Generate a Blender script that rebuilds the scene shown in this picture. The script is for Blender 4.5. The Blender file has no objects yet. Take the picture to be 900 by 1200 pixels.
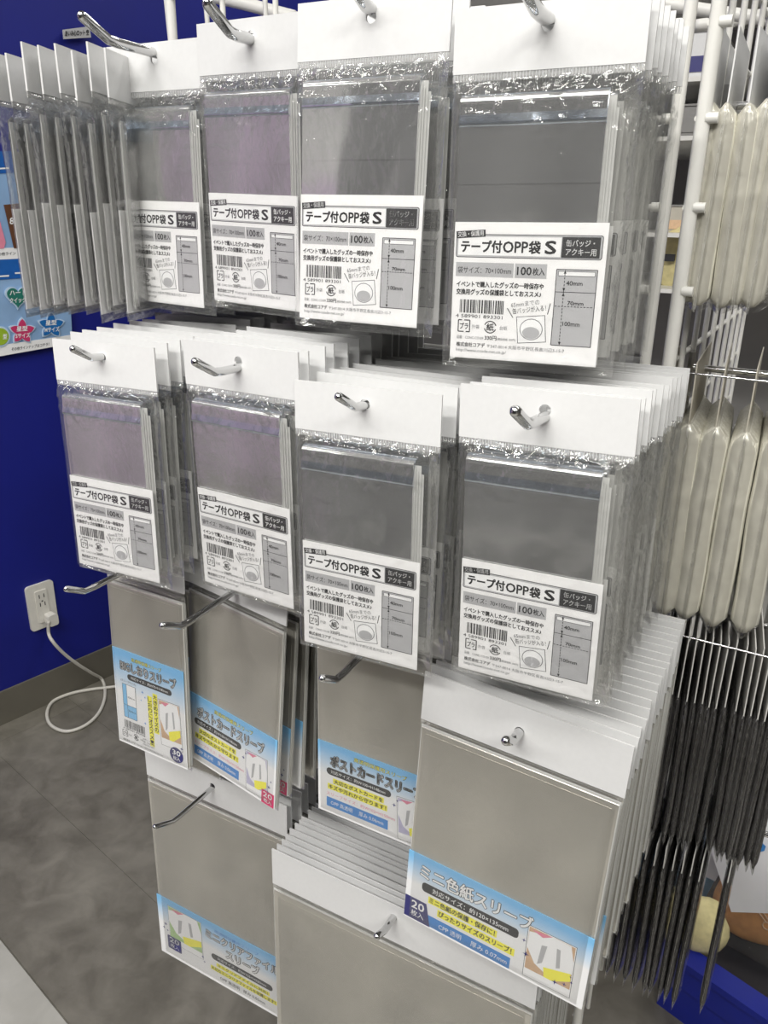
import bpy, bmesh, math, random
from mathutils import Vector, Matrix, noise
random.seed(7)
sc = bpy.context.scene
COL = sc.collection
R = math.radians
MM = 0.001
CAMH = 1.2
# ------------------------------------------------------------------ camera
FPX = 938.07
YAW, PITCH, ROLL = R(28.73), R(20.39), R(0.96)
cy, sy, cp, sp = math.cos(YAW), math.sin(YAW), math.cos(PITCH), math.sin(PITCH)
FWD = Vector((-sy*cp, cy*cp, -sp)); _r = Vector((cy, sy, 0)); _u = _r.cross(FWD)
RT = _r*math.cos(ROLL) + _u*math.sin(ROLL); UP = -_r*math.sin(ROLL) + _u*math.cos(ROLL)
cam = bpy.data.cameras.new('camera'); camo = bpy.data.objects.new('camera', cam); COL.objects.link(camo)
cam.sensor_fit = 'VERTICAL'; cam.sensor_height = 36.0; cam.lens = FPX/1200*36.0
cam.clip_start = 0.01; cam.clip_end = 50
M3 = Matrix((RT, UP, -FWD)).transposed()
camo.matrix_world = Matrix.Translation((0, 0, CAMH)) @ M3.to_4x4()
sc.camera = camo
# ------------------------------------------------------------------ colour management, world
sc.view_settings.view_transform = 'Standard'; sc.view_settings.look = 'None'
sc.view_settings.exposure = 0.0; sc.view_settings.gamma = 1.0; sc.view_settings.use_curve_mapping = False
sc.cycles.transparent_max_bounces = 40
sc.cycles.max_bounces = 8; sc.cycles.glossy_bounces = 5; sc.cycles.transmission_bounces = 4; sc.cycles.diffuse_bounces = 3
world = bpy.data.worlds.new('world'); sc.world = world; world.use_nodes = True
world.node_tree.nodes['Background'].inputs[0].default_value = (0.80, 0.84, 0.9, 1)
world.node_tree.nodes['Background'].inputs[1].default_value = 0.33
# ------------------------------------------------------------------ ceiling lamps, some overhead and some added behind the viewer as fill
LAMPS = [(-0.15, -0.35, 2.62, 1.25, 0.24, 0, 31), (-1.75, -0.2, 2.62, 1.25, 0.24, 0, 30), (0.75, 1.2, 2.62, 1.25, 0.24, 0, 26), (-0.6, 2.1, 2.62, 1.25, 0.24, 0, 24),
         (-0.35, -1.5, 2.62, 1.25, 0.24, 0, 92), (1.3, -1.1, 2.62, 1.25, 0.24, 0, 64), (-2.2, -1.7, 2.62, 1.25, 0.24, 0, 40), (0.4, -2.5, 2.62, 1.25, 0.24, 0, 105)]  # lamps added behind the viewer, lighting the labels from the front
for lx, ly, lz, la, lb, lr, pw in LAMPS:
    L = bpy.data.lights.new('ceiling_and_fill_light', 'AREA'); L.shape = 'RECTANGLE'; L.size = la; L.size_y = lb
    L.energy = pw*0.56; L.color = (1.0, 0.985, 0.95)
    o = bpy.data.objects.new('ceiling_and_fill_light', L); COL.objects.link(o); o.location = (lx, ly, lz); o.rotation_euler = (0, 0, lr)

def rayv(u, v): return FWD + RT*((u-450)/FPX) - UP*((v-600)/FPX)
def atX(u, v, X): d = rayv(u, v); p = d*(X/d.x); return Vector((p.x, p.y, p.z+CAMH))
def atY(u, v, Y): d = rayv(u, v); p = d*(Y/d.y); return Vector((p.x, p.y, p.z+CAMH))
def atZ(u, v, Z): d = rayv(u, v); p = d*((Z-CAMH)/d.z); return Vector((p.x, p.y, Z))
def atPl(u, v, p0, n):
    d = rayv(u, v); o = Vector((0, 0, CAMH)); return o + d*((Vector(p0)-o).dot(n)/d.dot(n))
# ------------------------------------------------------------------ materials
def newmat(name):
    m = bpy.data.materials.new(name); m.use_nodes = True
    return m, m.node_tree, m.node_tree.nodes['Principled BSDF']
def noise_bump(nt, b, scale, strength, dist=0.001, detail=4, vec=None, distortion=0.0):
    tc = nt.nodes.new('ShaderNodeTexCoord'); n = nt.nodes.new('ShaderNodeTexNoise')
    n.inputs['Scale'].default_value = scale; n.inputs['Detail'].default_value = detail; n.inputs['Distortion'].default_value = distortion
    src = tc.outputs['Object']
    if vec:
        mp = nt.nodes.new('ShaderNodeMapping'); mp.inputs['Scale'].default_value = vec
        nt.links.new(src, mp.inputs[0]); src = mp.outputs[0]
    nt.links.new(src, n.inputs['Vector'])
    bu = nt.nodes.new('ShaderNodeBump'); bu.inputs['Strength'].default_value = strength; bu.inputs['Distance'].default_value = dist
    nt.links.new(n.outputs['Fac'], bu.inputs['Height'])
    if b is not None: nt.links.new(bu.outputs[0], b.inputs['Normal'])
    return n, bu
def mix_col(nt, fac, c1, c2, lo=0.3, hi=0.7):
    r = nt.nodes.new('ShaderNodeValToRGB'); r.color_ramp.elements[0].position = lo; r.color_ramp.elements[1].position = hi
    r.color_ramp.elements[0].color = (*c1, 1); r.color_ramp.elements[1].color = (*c2, 1)
    nt.links.new(fac, r.inputs[0]); return r.outputs[0]
def mat(name, col, rough=0.5, metal=0.0, var=0.06, scale=60, bump=0.0, bdist=0.0005, vec=None, coat=0.0, spec=None):
    m, nt, b = newmat(name)
    b.inputs['Roughness'].default_value = rough; b.inputs['Metallic'].default_value = metal
    if coat: b.inputs['Coat Weight'].default_value = coat; b.inputs['Coat Roughness'].default_value = 0.08
    if spec is not None: b.inputs['Specular IOR Level'].default_value = spec
    n, bu = noise_bump(nt, b if bump else None, scale, bump, bdist, vec=vec)
    c2 = tuple(c*(1-var) for c in col); c1 = tuple(min(1, c*(1+var)) for c in col)
    nt.links.new(mix_col(nt, n.outputs['Fac'], c2, c1), b.inputs['Base Color'])
    return m
M = {}
M['card'] = mat('white_card', (0.69, 0.69, 0.685), 0.42, var=0.015, scale=300, bump=0.05, bdist=0.0002)
M['paper'] = mat('label_paper', (0.90, 0.895, 0.89), 0.38, var=0.01, scale=400)
M['ink'] = mat('black_ink', (0.018, 0.018, 0.02), 0.5, var=0.1)
M['grey'] = mat('grey_ink', (0.22, 0.22, 0.23), 0.5, var=0.02)
M['lgrey'] = mat('light_grey_ink', (0.48, 0.48, 0.49), 0.5, var=0.02)
M['white'] = mat('white_ink', (0.88, 0.88, 0.88), 0.45, var=0.01)
M['navy'] = mat('navy_ink', (0.03, 0.03, 0.16), 0.45)
M['blue'] = mat('blue_ink', (0.045, 0.25, 0.62), 0.45, var=0.03)
M['sky'] = mat('sky_blue_ink', (0.25, 0.55, 0.82), 0.45, var=0.03)
M['yellow'] = mat('yellow_ink', (0.90, 0.85, 0.06), 0.45, var=0.02)
M['red'] = mat('crimson_ink', (0.62, 0.03, 0.14), 0.45, var=0.03)
M['pink'] = mat('pink_ink', (0.75, 0.25, 0.35), 0.45, var=0.03)
M['lavender'] = mat('lavender_ink', (0.52, 0.50, 0.66), 0.45, var=0.08, scale=200)
M['tan'] = mat('tan_ink', (0.62, 0.42, 0.26), 0.45, var=0.1, scale=200)
M['green'] = mat('green_ink', (0.42, 0.60, 0.28), 0.45, var=0.1, scale=200)
M['chrome'] = mat('polished_chrome', (0.62, 0.62, 0.62), 0.12, 1.0, var=0.04, scale=90)
M['wire'] = mat('white_coated_wire', (0.72, 0.71, 0.67), 0.35, var=0.03, scale=80, bump=0.08)
M['outlet'] = mat('outlet_plastic', (0.72, 0.70, 0.64), 0.4, var=0.03)
M['cord'] = mat('cord_rubber', (0.62, 0.60, 0.54), 0.5, var=0.04)
M['dark'] = mat('dark_plastic', (0.03, 0.03, 0.035), 0.4)
M['wallblue'] = mat('blue_wall_paint', (0.003, 0.008, 0.20), 0.55, var=0.08, scale=6, bump=0.05)
M['binblue'] = mat('blue_coated_metal', (0.01, 0.02, 0.26), 0.32, var=0.05, scale=30)
M['backwall'] = mat('grey_shop_wall', (0.16, 0.155, 0.15), 0.7, var=0.08, scale=5)
M['ceil'] = mat('ceiling_panels', (0.65, 0.65, 0.63), 0.8, var=0.03, scale=5)
M['purple'] = mat('purple_reflector_cloth', (0.80, 0.56, 0.86), 0.8, var=0.12, scale=8)  # for the unseen panel that the bags mirror
M['shelfgrey'] = mat('grey_shelf', (0.22, 0.215, 0.205), 0.5, var=0.05, scale=20)
M['biscuit'] = mat('biscuit_brown', (0.60, 0.30, 0.11), 0.6, var=0.15, scale=60, bump=0.3)
M['cream'] = mat('cream_plush', (0.70, 0.62, 0.32), 0.8, var=0.12, scale=90, bump=0.5)
M['beigecard'] = mat('beige_grey_card', (0.46, 0.43, 0.36), 0.5, var=0.06, scale=60)
M['palecard'] = mat('pale_grey_card', (0.60, 0.59, 0.56), 0.45)
M['base'] = mat('grey_brown_vinyl_skirting', (0.135, 0.125, 0.10), 0.5, var=0.08, scale=9)
M['hotpink'] = mat('star_red', (0.55, 0.04, 0.14), 0.35)
M['heartgreen'] = mat('heart_green', (0.02, 0.17, 0.13), 0.35)
M['starblue'] = mat('star_blue', (0.01, 0.14, 0.42), 0.35)
M['limegreen'] = mat('lime_disc', (0.30, 0.45, 0.03), 0.35)
M['acryl'] = mat('frosted_acrylic', (0.50, 0.64, 0.80), 0.25, var=0.04)
M['postersky'] = mat('poster_pale_blue', (0.26, 0.42, 0.66), 0.4, var=0.15, scale=9)
M['posterblue'] = mat('poster_blue_band', (0.01, 0.11, 0.42), 0.4)
M['chocolate'] = mat('chocolate_brown', (0.12, 0.05, 0.025), 0.4)
# gradient label: sky blue at the top fading to white (printed card)
def label_gradient(name, h, stop_a, stop_b, side=False):
    m, nt, b = newmat(name); b.inputs['Roughness'].default_value = 0.35
    tc = nt.nodes.new('ShaderNodeTexCoord'); s = nt.nodes.new('ShaderNodeSeparateXYZ'); nt.links.new(tc.outputs['Generated'], s.inputs[0])
    nz = nt.nodes.new('ShaderNodeTexNoise'); nz.inputs['Scale'].default_value = 4; nt.links.new(tc.outputs['Generated'], nz.inputs['Vector'])
    a = nt.nodes.new('ShaderNodeMath'); a.operation = 'MULTIPLY_ADD'; a.inputs[1].default_value = 0.12
    nt.links.new(nz.outputs['Fac'], a.inputs[0]); nt.links.new(s.outputs[2], a.inputs[2])
    nt.links.new(mix_col(nt, a.outputs[0], (0.84, 0.84, 0.84), (0.20, 0.50, 0.80), stop_a, stop_b), b.inputs['Base Color'])
    return m
M['grad'] = label_gradient('blue_fade_label', 1, 0.62, 1.02)
# printed floor: mottled vinyl slab
def floor_mat(name, c1, c2):
    m, nt, b = newmat(name); b.inputs['Roughness'].default_value = 0.42
    n, bu = noise_bump(nt, b, 4.2, 0.08, 0.002, detail=9, distortion=0.25); n.inputs['Roughness'].default_value = 0.66
    n2 = nt.nodes.new('ShaderNodeTexNoise'); n2.inputs['Scale'].default_value = 16; n2.inputs['Detail'].default_value = 9; n2.inputs['Distortion'].default_value = 0.8; nt.links.new(nt.nodes['Texture Coordinate'].outputs['Object'], n2.inputs['Vector'])
    mx = nt.nodes.new('ShaderNodeMix'); mx.data_type = 'RGBA'; mx.inputs['Factor'].default_value = 0.42
    nt.links.new(mix_col(nt, n.outputs['Fac'], c1, c2, 0.32, 0.68), mx.inputs['A']); nt.links.new(mix_col(nt, n2.outputs['Fac'], c1, c2, 0.35, 0.65), mx.inputs['B'])
    nt.links.new(mx.outputs['Result'], b.inputs['Base Color'])
    return m
M['floor'] = floor_mat('dark_stone_vinyl', (0.085, 0.077, 0.060), (0.225, 0.21, 0.175))
M['floor2'] = floor_mat('pale_stone_vinyl', (0.33, 0.32, 0.285), (0.44, 0.43, 0.39))
# thin clear film
def film(name, milk=0.03, rough=0.07, tint=(0.99, 0.99, 0.985), bump=0.5, scale=130, gloss=1.0, vec=None):
    m = bpy.data.materials.new(name); m.use_nodes = True; nt = m.node_tree; nt.nodes.clear()
    out = nt.nodes.new('ShaderNodeOutputMaterial'); tr = nt.nodes.new('ShaderNodeBsdfTransparent'); tr.inputs[0].default_value = (*tint, 1)
    gl = nt.nodes.new('ShaderNodeBsdfGlossy'); gl.inputs['Roughness'].default_value = rough; gl.inputs['Color'].default_value = (1, 1, 1, 1)
    df = nt.nodes.new('ShaderNodeBsdfDiffuse'); df.inputs[0].default_value = (0.8, 0.8, 0.78, 1)
    n, bu = noise_bump(nt, None, scale, bump, 0.0012, detail=3, vec=vec, distortion=0.8)
    nt.links.new(bu.outputs[0], gl.inputs['Normal'])
    fr = nt.nodes.new('ShaderNodeFresnel'); fr.inputs[0].default_value = 1.38; nt.links.new(bu.outputs[0], fr.inputs['Normal'])
    ml = nt.nodes.new('ShaderNodeMath'); ml.operation = 'MULTIPLY'; ml.inputs[1].default_value = gloss; nt.links.new(fr.outputs[0], ml.inputs[0])
    cl = nt.nodes.new('ShaderNodeMath'); cl.operation = 'MINIMUM'; cl.inputs[1].default_value = 0.5; nt.links.new(ml.outputs[0], cl.inputs[0]); ml = cl
    m1 = nt.nodes.new('ShaderNodeMixShader'); m1.inputs[0].default_value = milk; nt.links.new(tr.outputs[0], m1.inputs[1]); nt.links.new(df.outputs[0], m1.inputs[2])
    m2 = nt.nodes.new('ShaderNodeMixShader'); nt.links.new(ml.outputs[0], m2.inputs[0]); nt.links.new(m1.outputs[0], m2.inputs[1]); nt.links.new(gl.outputs[0], m2.inputs[2])
    nt.links.new(m2.outputs[0], out.inputs[0])
    return m
M['film'] = film('clear_bag_film', 0.04, 0.045, bump=0.6, gloss=1.5, scale=110)
M['filmflat'] = film('smooth_clear_film', 0.06, 0.09, bump=0.15, scale=30, gloss=1.0)
M['edge'] = film('bag_edges', 0.55, 0.2, bump=0.3, scale=200)
M['seal'] = film('crimped_seal_film', 0.30, 0.15, bump=0.5, scale=400)
# a bundle of clear bags seen through: grey, half mirror like
def bundle(name, col, metal, rough, bump, scale, streak=True, var=0.12):
    m, nt, b = newmat(name); b.inputs['Metallic'].default_value = metal; b.inputs['Roughness'].default_value = rough
    b.inputs['Specular IOR Level'].default_value = 0.8
    n, bu = noise_bump(nt, b, scale, bump, 0.006, detail=1.5, distortion=0.5)
    tc = nt.nodes.new('ShaderNodeTexCoord'); mp = nt.nodes.new('ShaderNodeMapping'); mp.inputs['Scale'].default_value = (1500, 2200, 12)
    n2 = nt.nodes.new('ShaderNodeTexNoise'); n2.inputs['Scale'].default_value = 1.0; n2.inputs['Detail'].default_value = 2
    nt.links.new(tc.outputs['Object'], mp.inputs[0]); nt.links.new(mp.outputs[0], n2.inputs['Vector'])
    ge = nt.nodes.new('ShaderNodeNewGeometry')
    # side faces (cut edges of the bags) show streaks, the front stays even
    s = nt.nodes.new('ShaderNodeSeparateXYZ'); vt = nt.nodes.new('ShaderNodeVectorTransform'); vt.vector_type = 'NORMAL'; vt.convert_from = 'WORLD'; vt.convert_to = 'OBJECT'
    nt.links.new(ge.outputs['True Normal'], vt.inputs[0]); nt.links.new(vt.outputs[0], s.inputs[0])
    ab = nt.nodes.new('ShaderNodeMath'); ab.operation = 'ABSOLUTE'; nt.links.new(s.outputs[0], ab.inputs[0])
    gt = nt.nodes.new('ShaderNodeMath'); gt.operation = 'GREATER_THAN'; gt.inputs[1].default_value = 0.7; nt.links.new(ab.outputs[0], gt.inputs[0])
    mx = nt.nodes.new('ShaderNodeMix'); mx.data_type = 'RGBA'; nt.links.new(gt.outputs[0], mx.inputs['Factor'])
    nt.links.new(mix_col(nt, n.outputs['Fac'], tuple(c*(1-var) for c in col), tuple(c*(1+var) for c in col)), mx.inputs['A'])
    nt.links.new(mix_col(nt, n2.outputs['Fac'], tuple(c*0.85 for c in col), tuple(min(.85, c*1.5+.08) for c in col), 0.35, 0.6), mx.inputs['B'])
    nt.links.new(mx.outputs['Result'], b.inputs['Base Color'])
    return m
M['bags'] = bundle('clear_bag_bundle', (0.60, 0.60, 0.595), 0.82, 0.12, 0.32, 14)
M['flap'] = bundle('adhesive_flap_film', (0.52, 0.57, 0.64), 0.88, 0.08, 0.6, 18)
M['sleeve'] = bundle('stiff_sleeve_bundle', (0.50, 0.48, 0.43), 0.55, 0.22, 0.12, 12)
M['sleeveside'] = bundle('sleeve_bundle_side', (0.50, 0.50, 0.46), 0.1, 0.35, 0.3, 120)
M['beige'] = bundle('beige_sleeve_bundle', (0.52, 0.50, 0.43), 0.2, 0.26, 0.2, 60, var=0.1)
M['black'] = bundle('black_sleeve_bundle', (0.034, 0.031, 0.029), 0.3, 0.22, 0.3, 90, var=0.3)
# ------------------------------------------------------------------ mesh helpers
def link_mesh(name, verts, faces, mats, parent=None, fmat=None, smooth=False):
    me = bpy.data.meshes.new(name); me.from_pydata([tuple(v) for v in verts], [], faces)
    if not isinstance(mats, (list, tuple)): mats = [mats]
    for m in mats: me.materials.append(m)
    if fmat: me.polygons.foreach_set('material_index', fmat)
    if smooth: me.polygons.foreach_set('use_smooth', [True]*len(me.polygons))
    me.update()
    o = bpy.data.objects.new(name, me); COL.objects.link(o)
    if parent is not None: o.parent = parent
    return o
class MB:
    def __init__(s): s.v = []; s.f = []; s.m = []; s.mats = []
    def mi(s, m):
        if m not in s.mats: s.mats.append(m)
        return s.mats.index(m)
    def add(s, vs, fs, m):
        b = len(s.v); s.v += [Vector(v) for v in vs]; s.f += [tuple(b+i for i in f) for f in fs]; s.m += [s.mi(m)]*len(fs)
    def box(s, x0, x1, y0, y1, z0, z1, m, X=None):
        vs = [Vector((x, y, z)) for x in (x0, x1) for y in (y0, y1) for z in (z0, z1)]
        if X: vs = [X @ v for v in vs]
        s.add(vs, [(0, 1, 3, 2), (4, 6, 7, 5), (0, 4, 5, 1), (2, 3, 7, 6), (0, 2, 6, 4), (1, 5, 7, 3)], m)
    def tube(s, pts, r, m, seg=8, cap=True, round_tip=False):
        pts = [Vector(p) for p in pts]; rs = [r]*len(pts)
        if round_tip:
            d = (pts[0]-pts[1]).normalized(); ext = []
            for a in (80, 55, 30): ext.append((pts[0]+d*r*(math.sin(R(a))), r*math.cos(R(a))))
            pts = [e[0] for e in ext]+pts; rs = [e[1] for e in ext]+rs
        n = len(pts); t = [(pts[min(i+1, n-1)]-pts[max(i-1, 0)]).normalized() for i in range(n)]
        up = Vector((0, 0, 1)) if abs(t[0].z) < 0.9 else Vector((1, 0, 0)); a = t[0].cross(up).normalized(); vs = []; fs = []
        for i in range(n):
            a = (a - t[i]*a.dot(t[i])).normalized(); b = t[i].cross(a)
            for k in range(seg):
                th = 2*math.pi*k/seg; vs.append(pts[i]+(a*math.cos(th)+b*math.sin(th))*rs[i])
        for i in range(n-1):
            for k in range(seg):
                k2 = (k+1) % seg; fs.append((i*seg+k, i*seg+k2, (i+1)*seg+k2, (i+1)*seg+k))
        if cap: fs.append(tuple(range(seg))[::-1]); fs.append(tuple(range((n-1)*seg, n*seg)))
        s.add(vs, fs, m)
    def prism(s, pts2, y0, y1, m, X=None):   # pts2: (x, z) outline, extruded along y
        n = len(pts2); vs = [Vector((p[0], y, p[1])) for y in (y0, y1) for p in pts2]
        if X: vs = [X @ v for v in vs]
        fs = [tuple(range(n)), tuple(range(2*n-1, n-1, -1))]+[(i, n+i, n+(i+1) % n, (i+1) % n) for i in range(n)]
        s.add(vs, fs, m)
    def build(s, name, parent=None, smooth=False):
        return link_mesh(name, s.v, s.f, s.mats, parent, s.m, smooth)
def tag(o, label=None, cat=None, group=None, kind=None):
    if label: o['label'] = label
    if cat: o['category'] = cat
    if group: o['group'] = group
    if kind: o['kind'] = kind
    return o
def empty(name, loc, rot=(0, 0, 0)):
    o = bpy.data.objects.new(name, None); COL.objects.link(o); o.location = loc; o.rotation_mode = 'XYZ'; o.rotation_euler = rot; o.empty_display_size = 0.01
    return o
def copy_tree(o, parent=None, skip=()):
    c = o.copy(); COL.objects.link(c)
    if parent is not None: c.parent = parent
    for ch in o.children:
        if ch.name.split('.')[0] in skip: continue
        copy_tree(ch, c, skip)
    return c
def ngon_smooth(o, ang=40):
    me = o.data; me.polygons.foreach_set('use_smooth', [True]*len(me.polygons)); me.set_sharp_from_angle(angle=R(ang))
# ------------------------------------------------------------------ text to mesh
_tc = {}
def text_geo(s, bold=0.0):
    key = (s, bold)
    if key in _tc: return _tc[key]
    c = bpy.data.curves.new('text', 'FONT'); c.body = s; c.size = 1.0; c.offset = bold; c.resolution_u = 2; c.fill_mode = 'FRONT'
    o = bpy.data.objects.new('text', c); COL.objects.link(o)
    dg = bpy.context.evaluated_depsgraph_get(); dg.update()
    me = bpy.data.meshes.new_from_object(o.evaluated_get(dg))
    vs = [(v.co.x, v.co.y) for v in me.vertices]; fs = [tuple(p.vertices) for p in me.polygons]
    bpy.data.objects.remove(o); bpy.data.curves.remove(c); bpy.data.meshes.remove(me)
    if vs:
        x0 = min(v[0] for v in vs); x1 = max(v[0] for v in vs); y0 = min(v[1] for v in vs); y1 = max(v[1] for v in vs)
    else: x0 = y0 = 0; x1 = y1 = 1
    _tc[key] = (vs, fs, x0, x1, y0, y1); return _tc[key]
class Print:
    """flat printing on a card of w x h millimetres; x from the left, y down from the top"""
    def __init__(s, w, h, t, ys=1.0): s.w = w; s.h = h; s.t = t; s.ys = ys; s.parts = {}
    def mb(s, part): return s.parts.setdefault(part, MB())
    def P(s, x, y, l): return Vector(((x-s.w/2)*MM, -(s.t+0.05+0.05*l)*MM, (s.h-y*s.ys)*MM))
    def poly(s, part, pts, col, l=0): s.mb(part).add([s.P(x, y, l) for x, y in pts], [tuple(range(len(pts)))[::-1]], M[col])
    def rect(s, part, x0, y0, x1, y1, col, l=0, rot=0, shear=0):
        cx, cyy = (x0+x1)/2, (y0+y1)/2; pts = []
        for x, y in ((x0, y0), (x1, y0), (x1, y1), (x0, y1)):
            dx, dy = x-cx, y-cyy; c, q = math.cos(R(rot)), math.sin(R(rot)); pts.append((cx+dx*c+dy*q, cyy-dx*q+dy*c))
        s.poly(part, pts, col, l)
    def rrect(s, part, x0, y0, x1, y1, r, col, l=0):
        pts = []
        for cx, cyy, a0 in ((x1-r, y0+r, -90), (x1-r, y1-r, 0), (x0+r, y1-r, 90), (x0+r, y0+r, 180)):
            for k in range(5): a = R(a0+k*22.5); pts.append((cx+r*math.cos(a), cyy+r*math.sin(a)))
        s.poly(part, pts, col, l)
    def line(s, part, x0, y0, x1, y1, w, col, l=1):
        d = math.hypot(x1-x0, y1-y0); nx, ny = -(y1-y0)/d*w/2, (x1-x0)/d*w/2
        s.poly(part, [(x0-nx, y0-ny), (x1-nx, y1-ny), (x1+nx, y1+ny), (x0+nx, y0+ny)], col, l)
    def frame(s, part, x0, y0, x1, y1, w, col, l=1):
        for a in ((x0, y0, x1, y0), (x1, y0, x1, y1), (x1, y1, x0, y1), (x0, y1, x0, y0)): s.line(part, *a, w, col, l)
    def dash(s, part, x0, y0, x1, y1, w, col, l=1, n=12):
        for i in range(n):
            a, b = i/n, (i+0.6)/n; s.line(part, x0+(x1-x0)*a, y0+(y1-y0)*a, x0+(x1-x0)*b, y0+(y1-y0)*b, w, col, l)
    def ell(s, part, cx, cyy, rx, ry, col, l=0, n=20): s.poly(part, [(cx+rx*math.cos(2*math.pi*k/n), cyy+ry*math.sin(2*math.pi*k/n)) for k in range(n)], col, l)
    def ring(s, part, cx, cyy, r, w, col, l=1, a0=0, a1=360, n=18):
        for k in range(n):
            a, b = R(a0+(a1-a0)*k/n), R(a0+(a1-a0)*(k+1)/n)
            s.poly(part, [(cx+(r+w/2)*math.cos(a), cyy+(r+w/2)*math.sin(a)), (cx+(r+w/2)*math.cos(b), cyy+(r+w/2)*math.sin(b)), (cx+(r-w/2)*math.cos(b), cyy+(r-w/2)*math.sin(b)), (cx+(r-w/2)*math.cos(a), cyy+(r-w/2)*math.sin(a))], col, l)
    def star4(s, part, cx, cyy, r, col, l=1):
        s.poly(part, [(cx+(r if k % 2 == 0 else r*.28)*math.cos(R(45*k)), cyy+(r if k % 2 == 0 else r*.28)*math.sin(R(45*k))) for k in range(8)], col, l)
    def text(s, part, txt, x, y0, y1, w, col='ink', l=2, bold=0.0, rot=0):
        """text filling the box that starts at x, from y0 (top) to y1 (bottom), w wide"""
        vs, fs, a0, a1, b0, b1 = text_geo(txt, 0.0)
        if not vs: return
        if bold:
            hh = (y1-y0)*bold; k8 = 4 if bold < .05 else 10
            for k in range(k8):
                a = 2*math.pi*(k+.5)/k8; s.text(part, txt, x+hh*math.cos(a), y0+hh*math.sin(a), y1+hh*math.sin(a), w, col, l, 0.0, rot)
            if bold >= .05: s.text(part, txt, x, y0, y1, w, col, l, 0.0, rot)
            return
        kx = w/(a1-a0); ky = (y1-y0)/(b1-b0); out = []; c, q = math.cos(R(rot)), math.sin(R(rot))
        for vx, vy in vs:
            dx, dy = (vx-a0)*kx, -(vy-b0)*ky
            out.append(s.P(x+dx*c+dy*q, y1-dx*q+dy*c, l))
        s.mb(part).add(out, fs, M[col])
    def barcode(s, part, x0, y0, x1, y1, seed=3):
        rnd = random.Random(seed); x = x0
        while x < x1-0.4:
            w = rnd.choice((0.25, 0.25, 0.5, 0.75)); s.rect(part, x, y0, min(x+w, x1), y1, 'ink', 1); x += w+rnd.choice((0.25, 0.3, 0.5, 0.7))
    def build(s, parent):
        for n, mb in s.parts.items(): mb.build(n, parent)
def box_mesh(name, x0, x1, y0, y1, z0, z1, m, parent=None):
    b = MB(); b.box(x0*MM, x1*MM, y0*MM, y1*MM, z0*MM, z1*MM, m); return b.build(name, parent)
# ------------------------------------------------------------------ the labels
def recycle_marks(p, x, y, k=1.0):
    pt = 'lettering'
    s6 = 6.2*k
    p.frame(pt, x, y, x+s6, y+s6, 0.55*k, 'ink', 1); p.rect(pt, x+s6*.32, y-.4*k, x+s6*.5, y+.5*k, 'paper', 2); p.rect(pt, x+s6*.5, y+s6-.5*k, x+s6*.68, y+s6+.4*k, 'paper', 2)
    p.text(pt, 'プラ', x+s6*.14, y+s6*.25, y+s6*.78, s6*.72, bold=0.02)
    p.text(pt, '外袋', x+7.4*k, y+s6*.35, y+s6*.7, 4*k, 'grey')
    cx, c2 = x+17.2*k, y+s6/2
    p.ring(pt, cx, c2, 3.1*k, .5*k, 'ink', 1, 20, 165, 8); p.ring(pt, cx, c2, 3.1*k, .5*k, 'ink', 1, 200, 345, 8)
    p.text(pt, '紙', cx-1.9*k, c2-1.9*k, c2+1.9*k, 3.8*k, bold=0.02)
    p.text(pt, '台紙', x+22.2*k, y+s6*.35, y+s6*.7, 4*k, 'grey')
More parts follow.
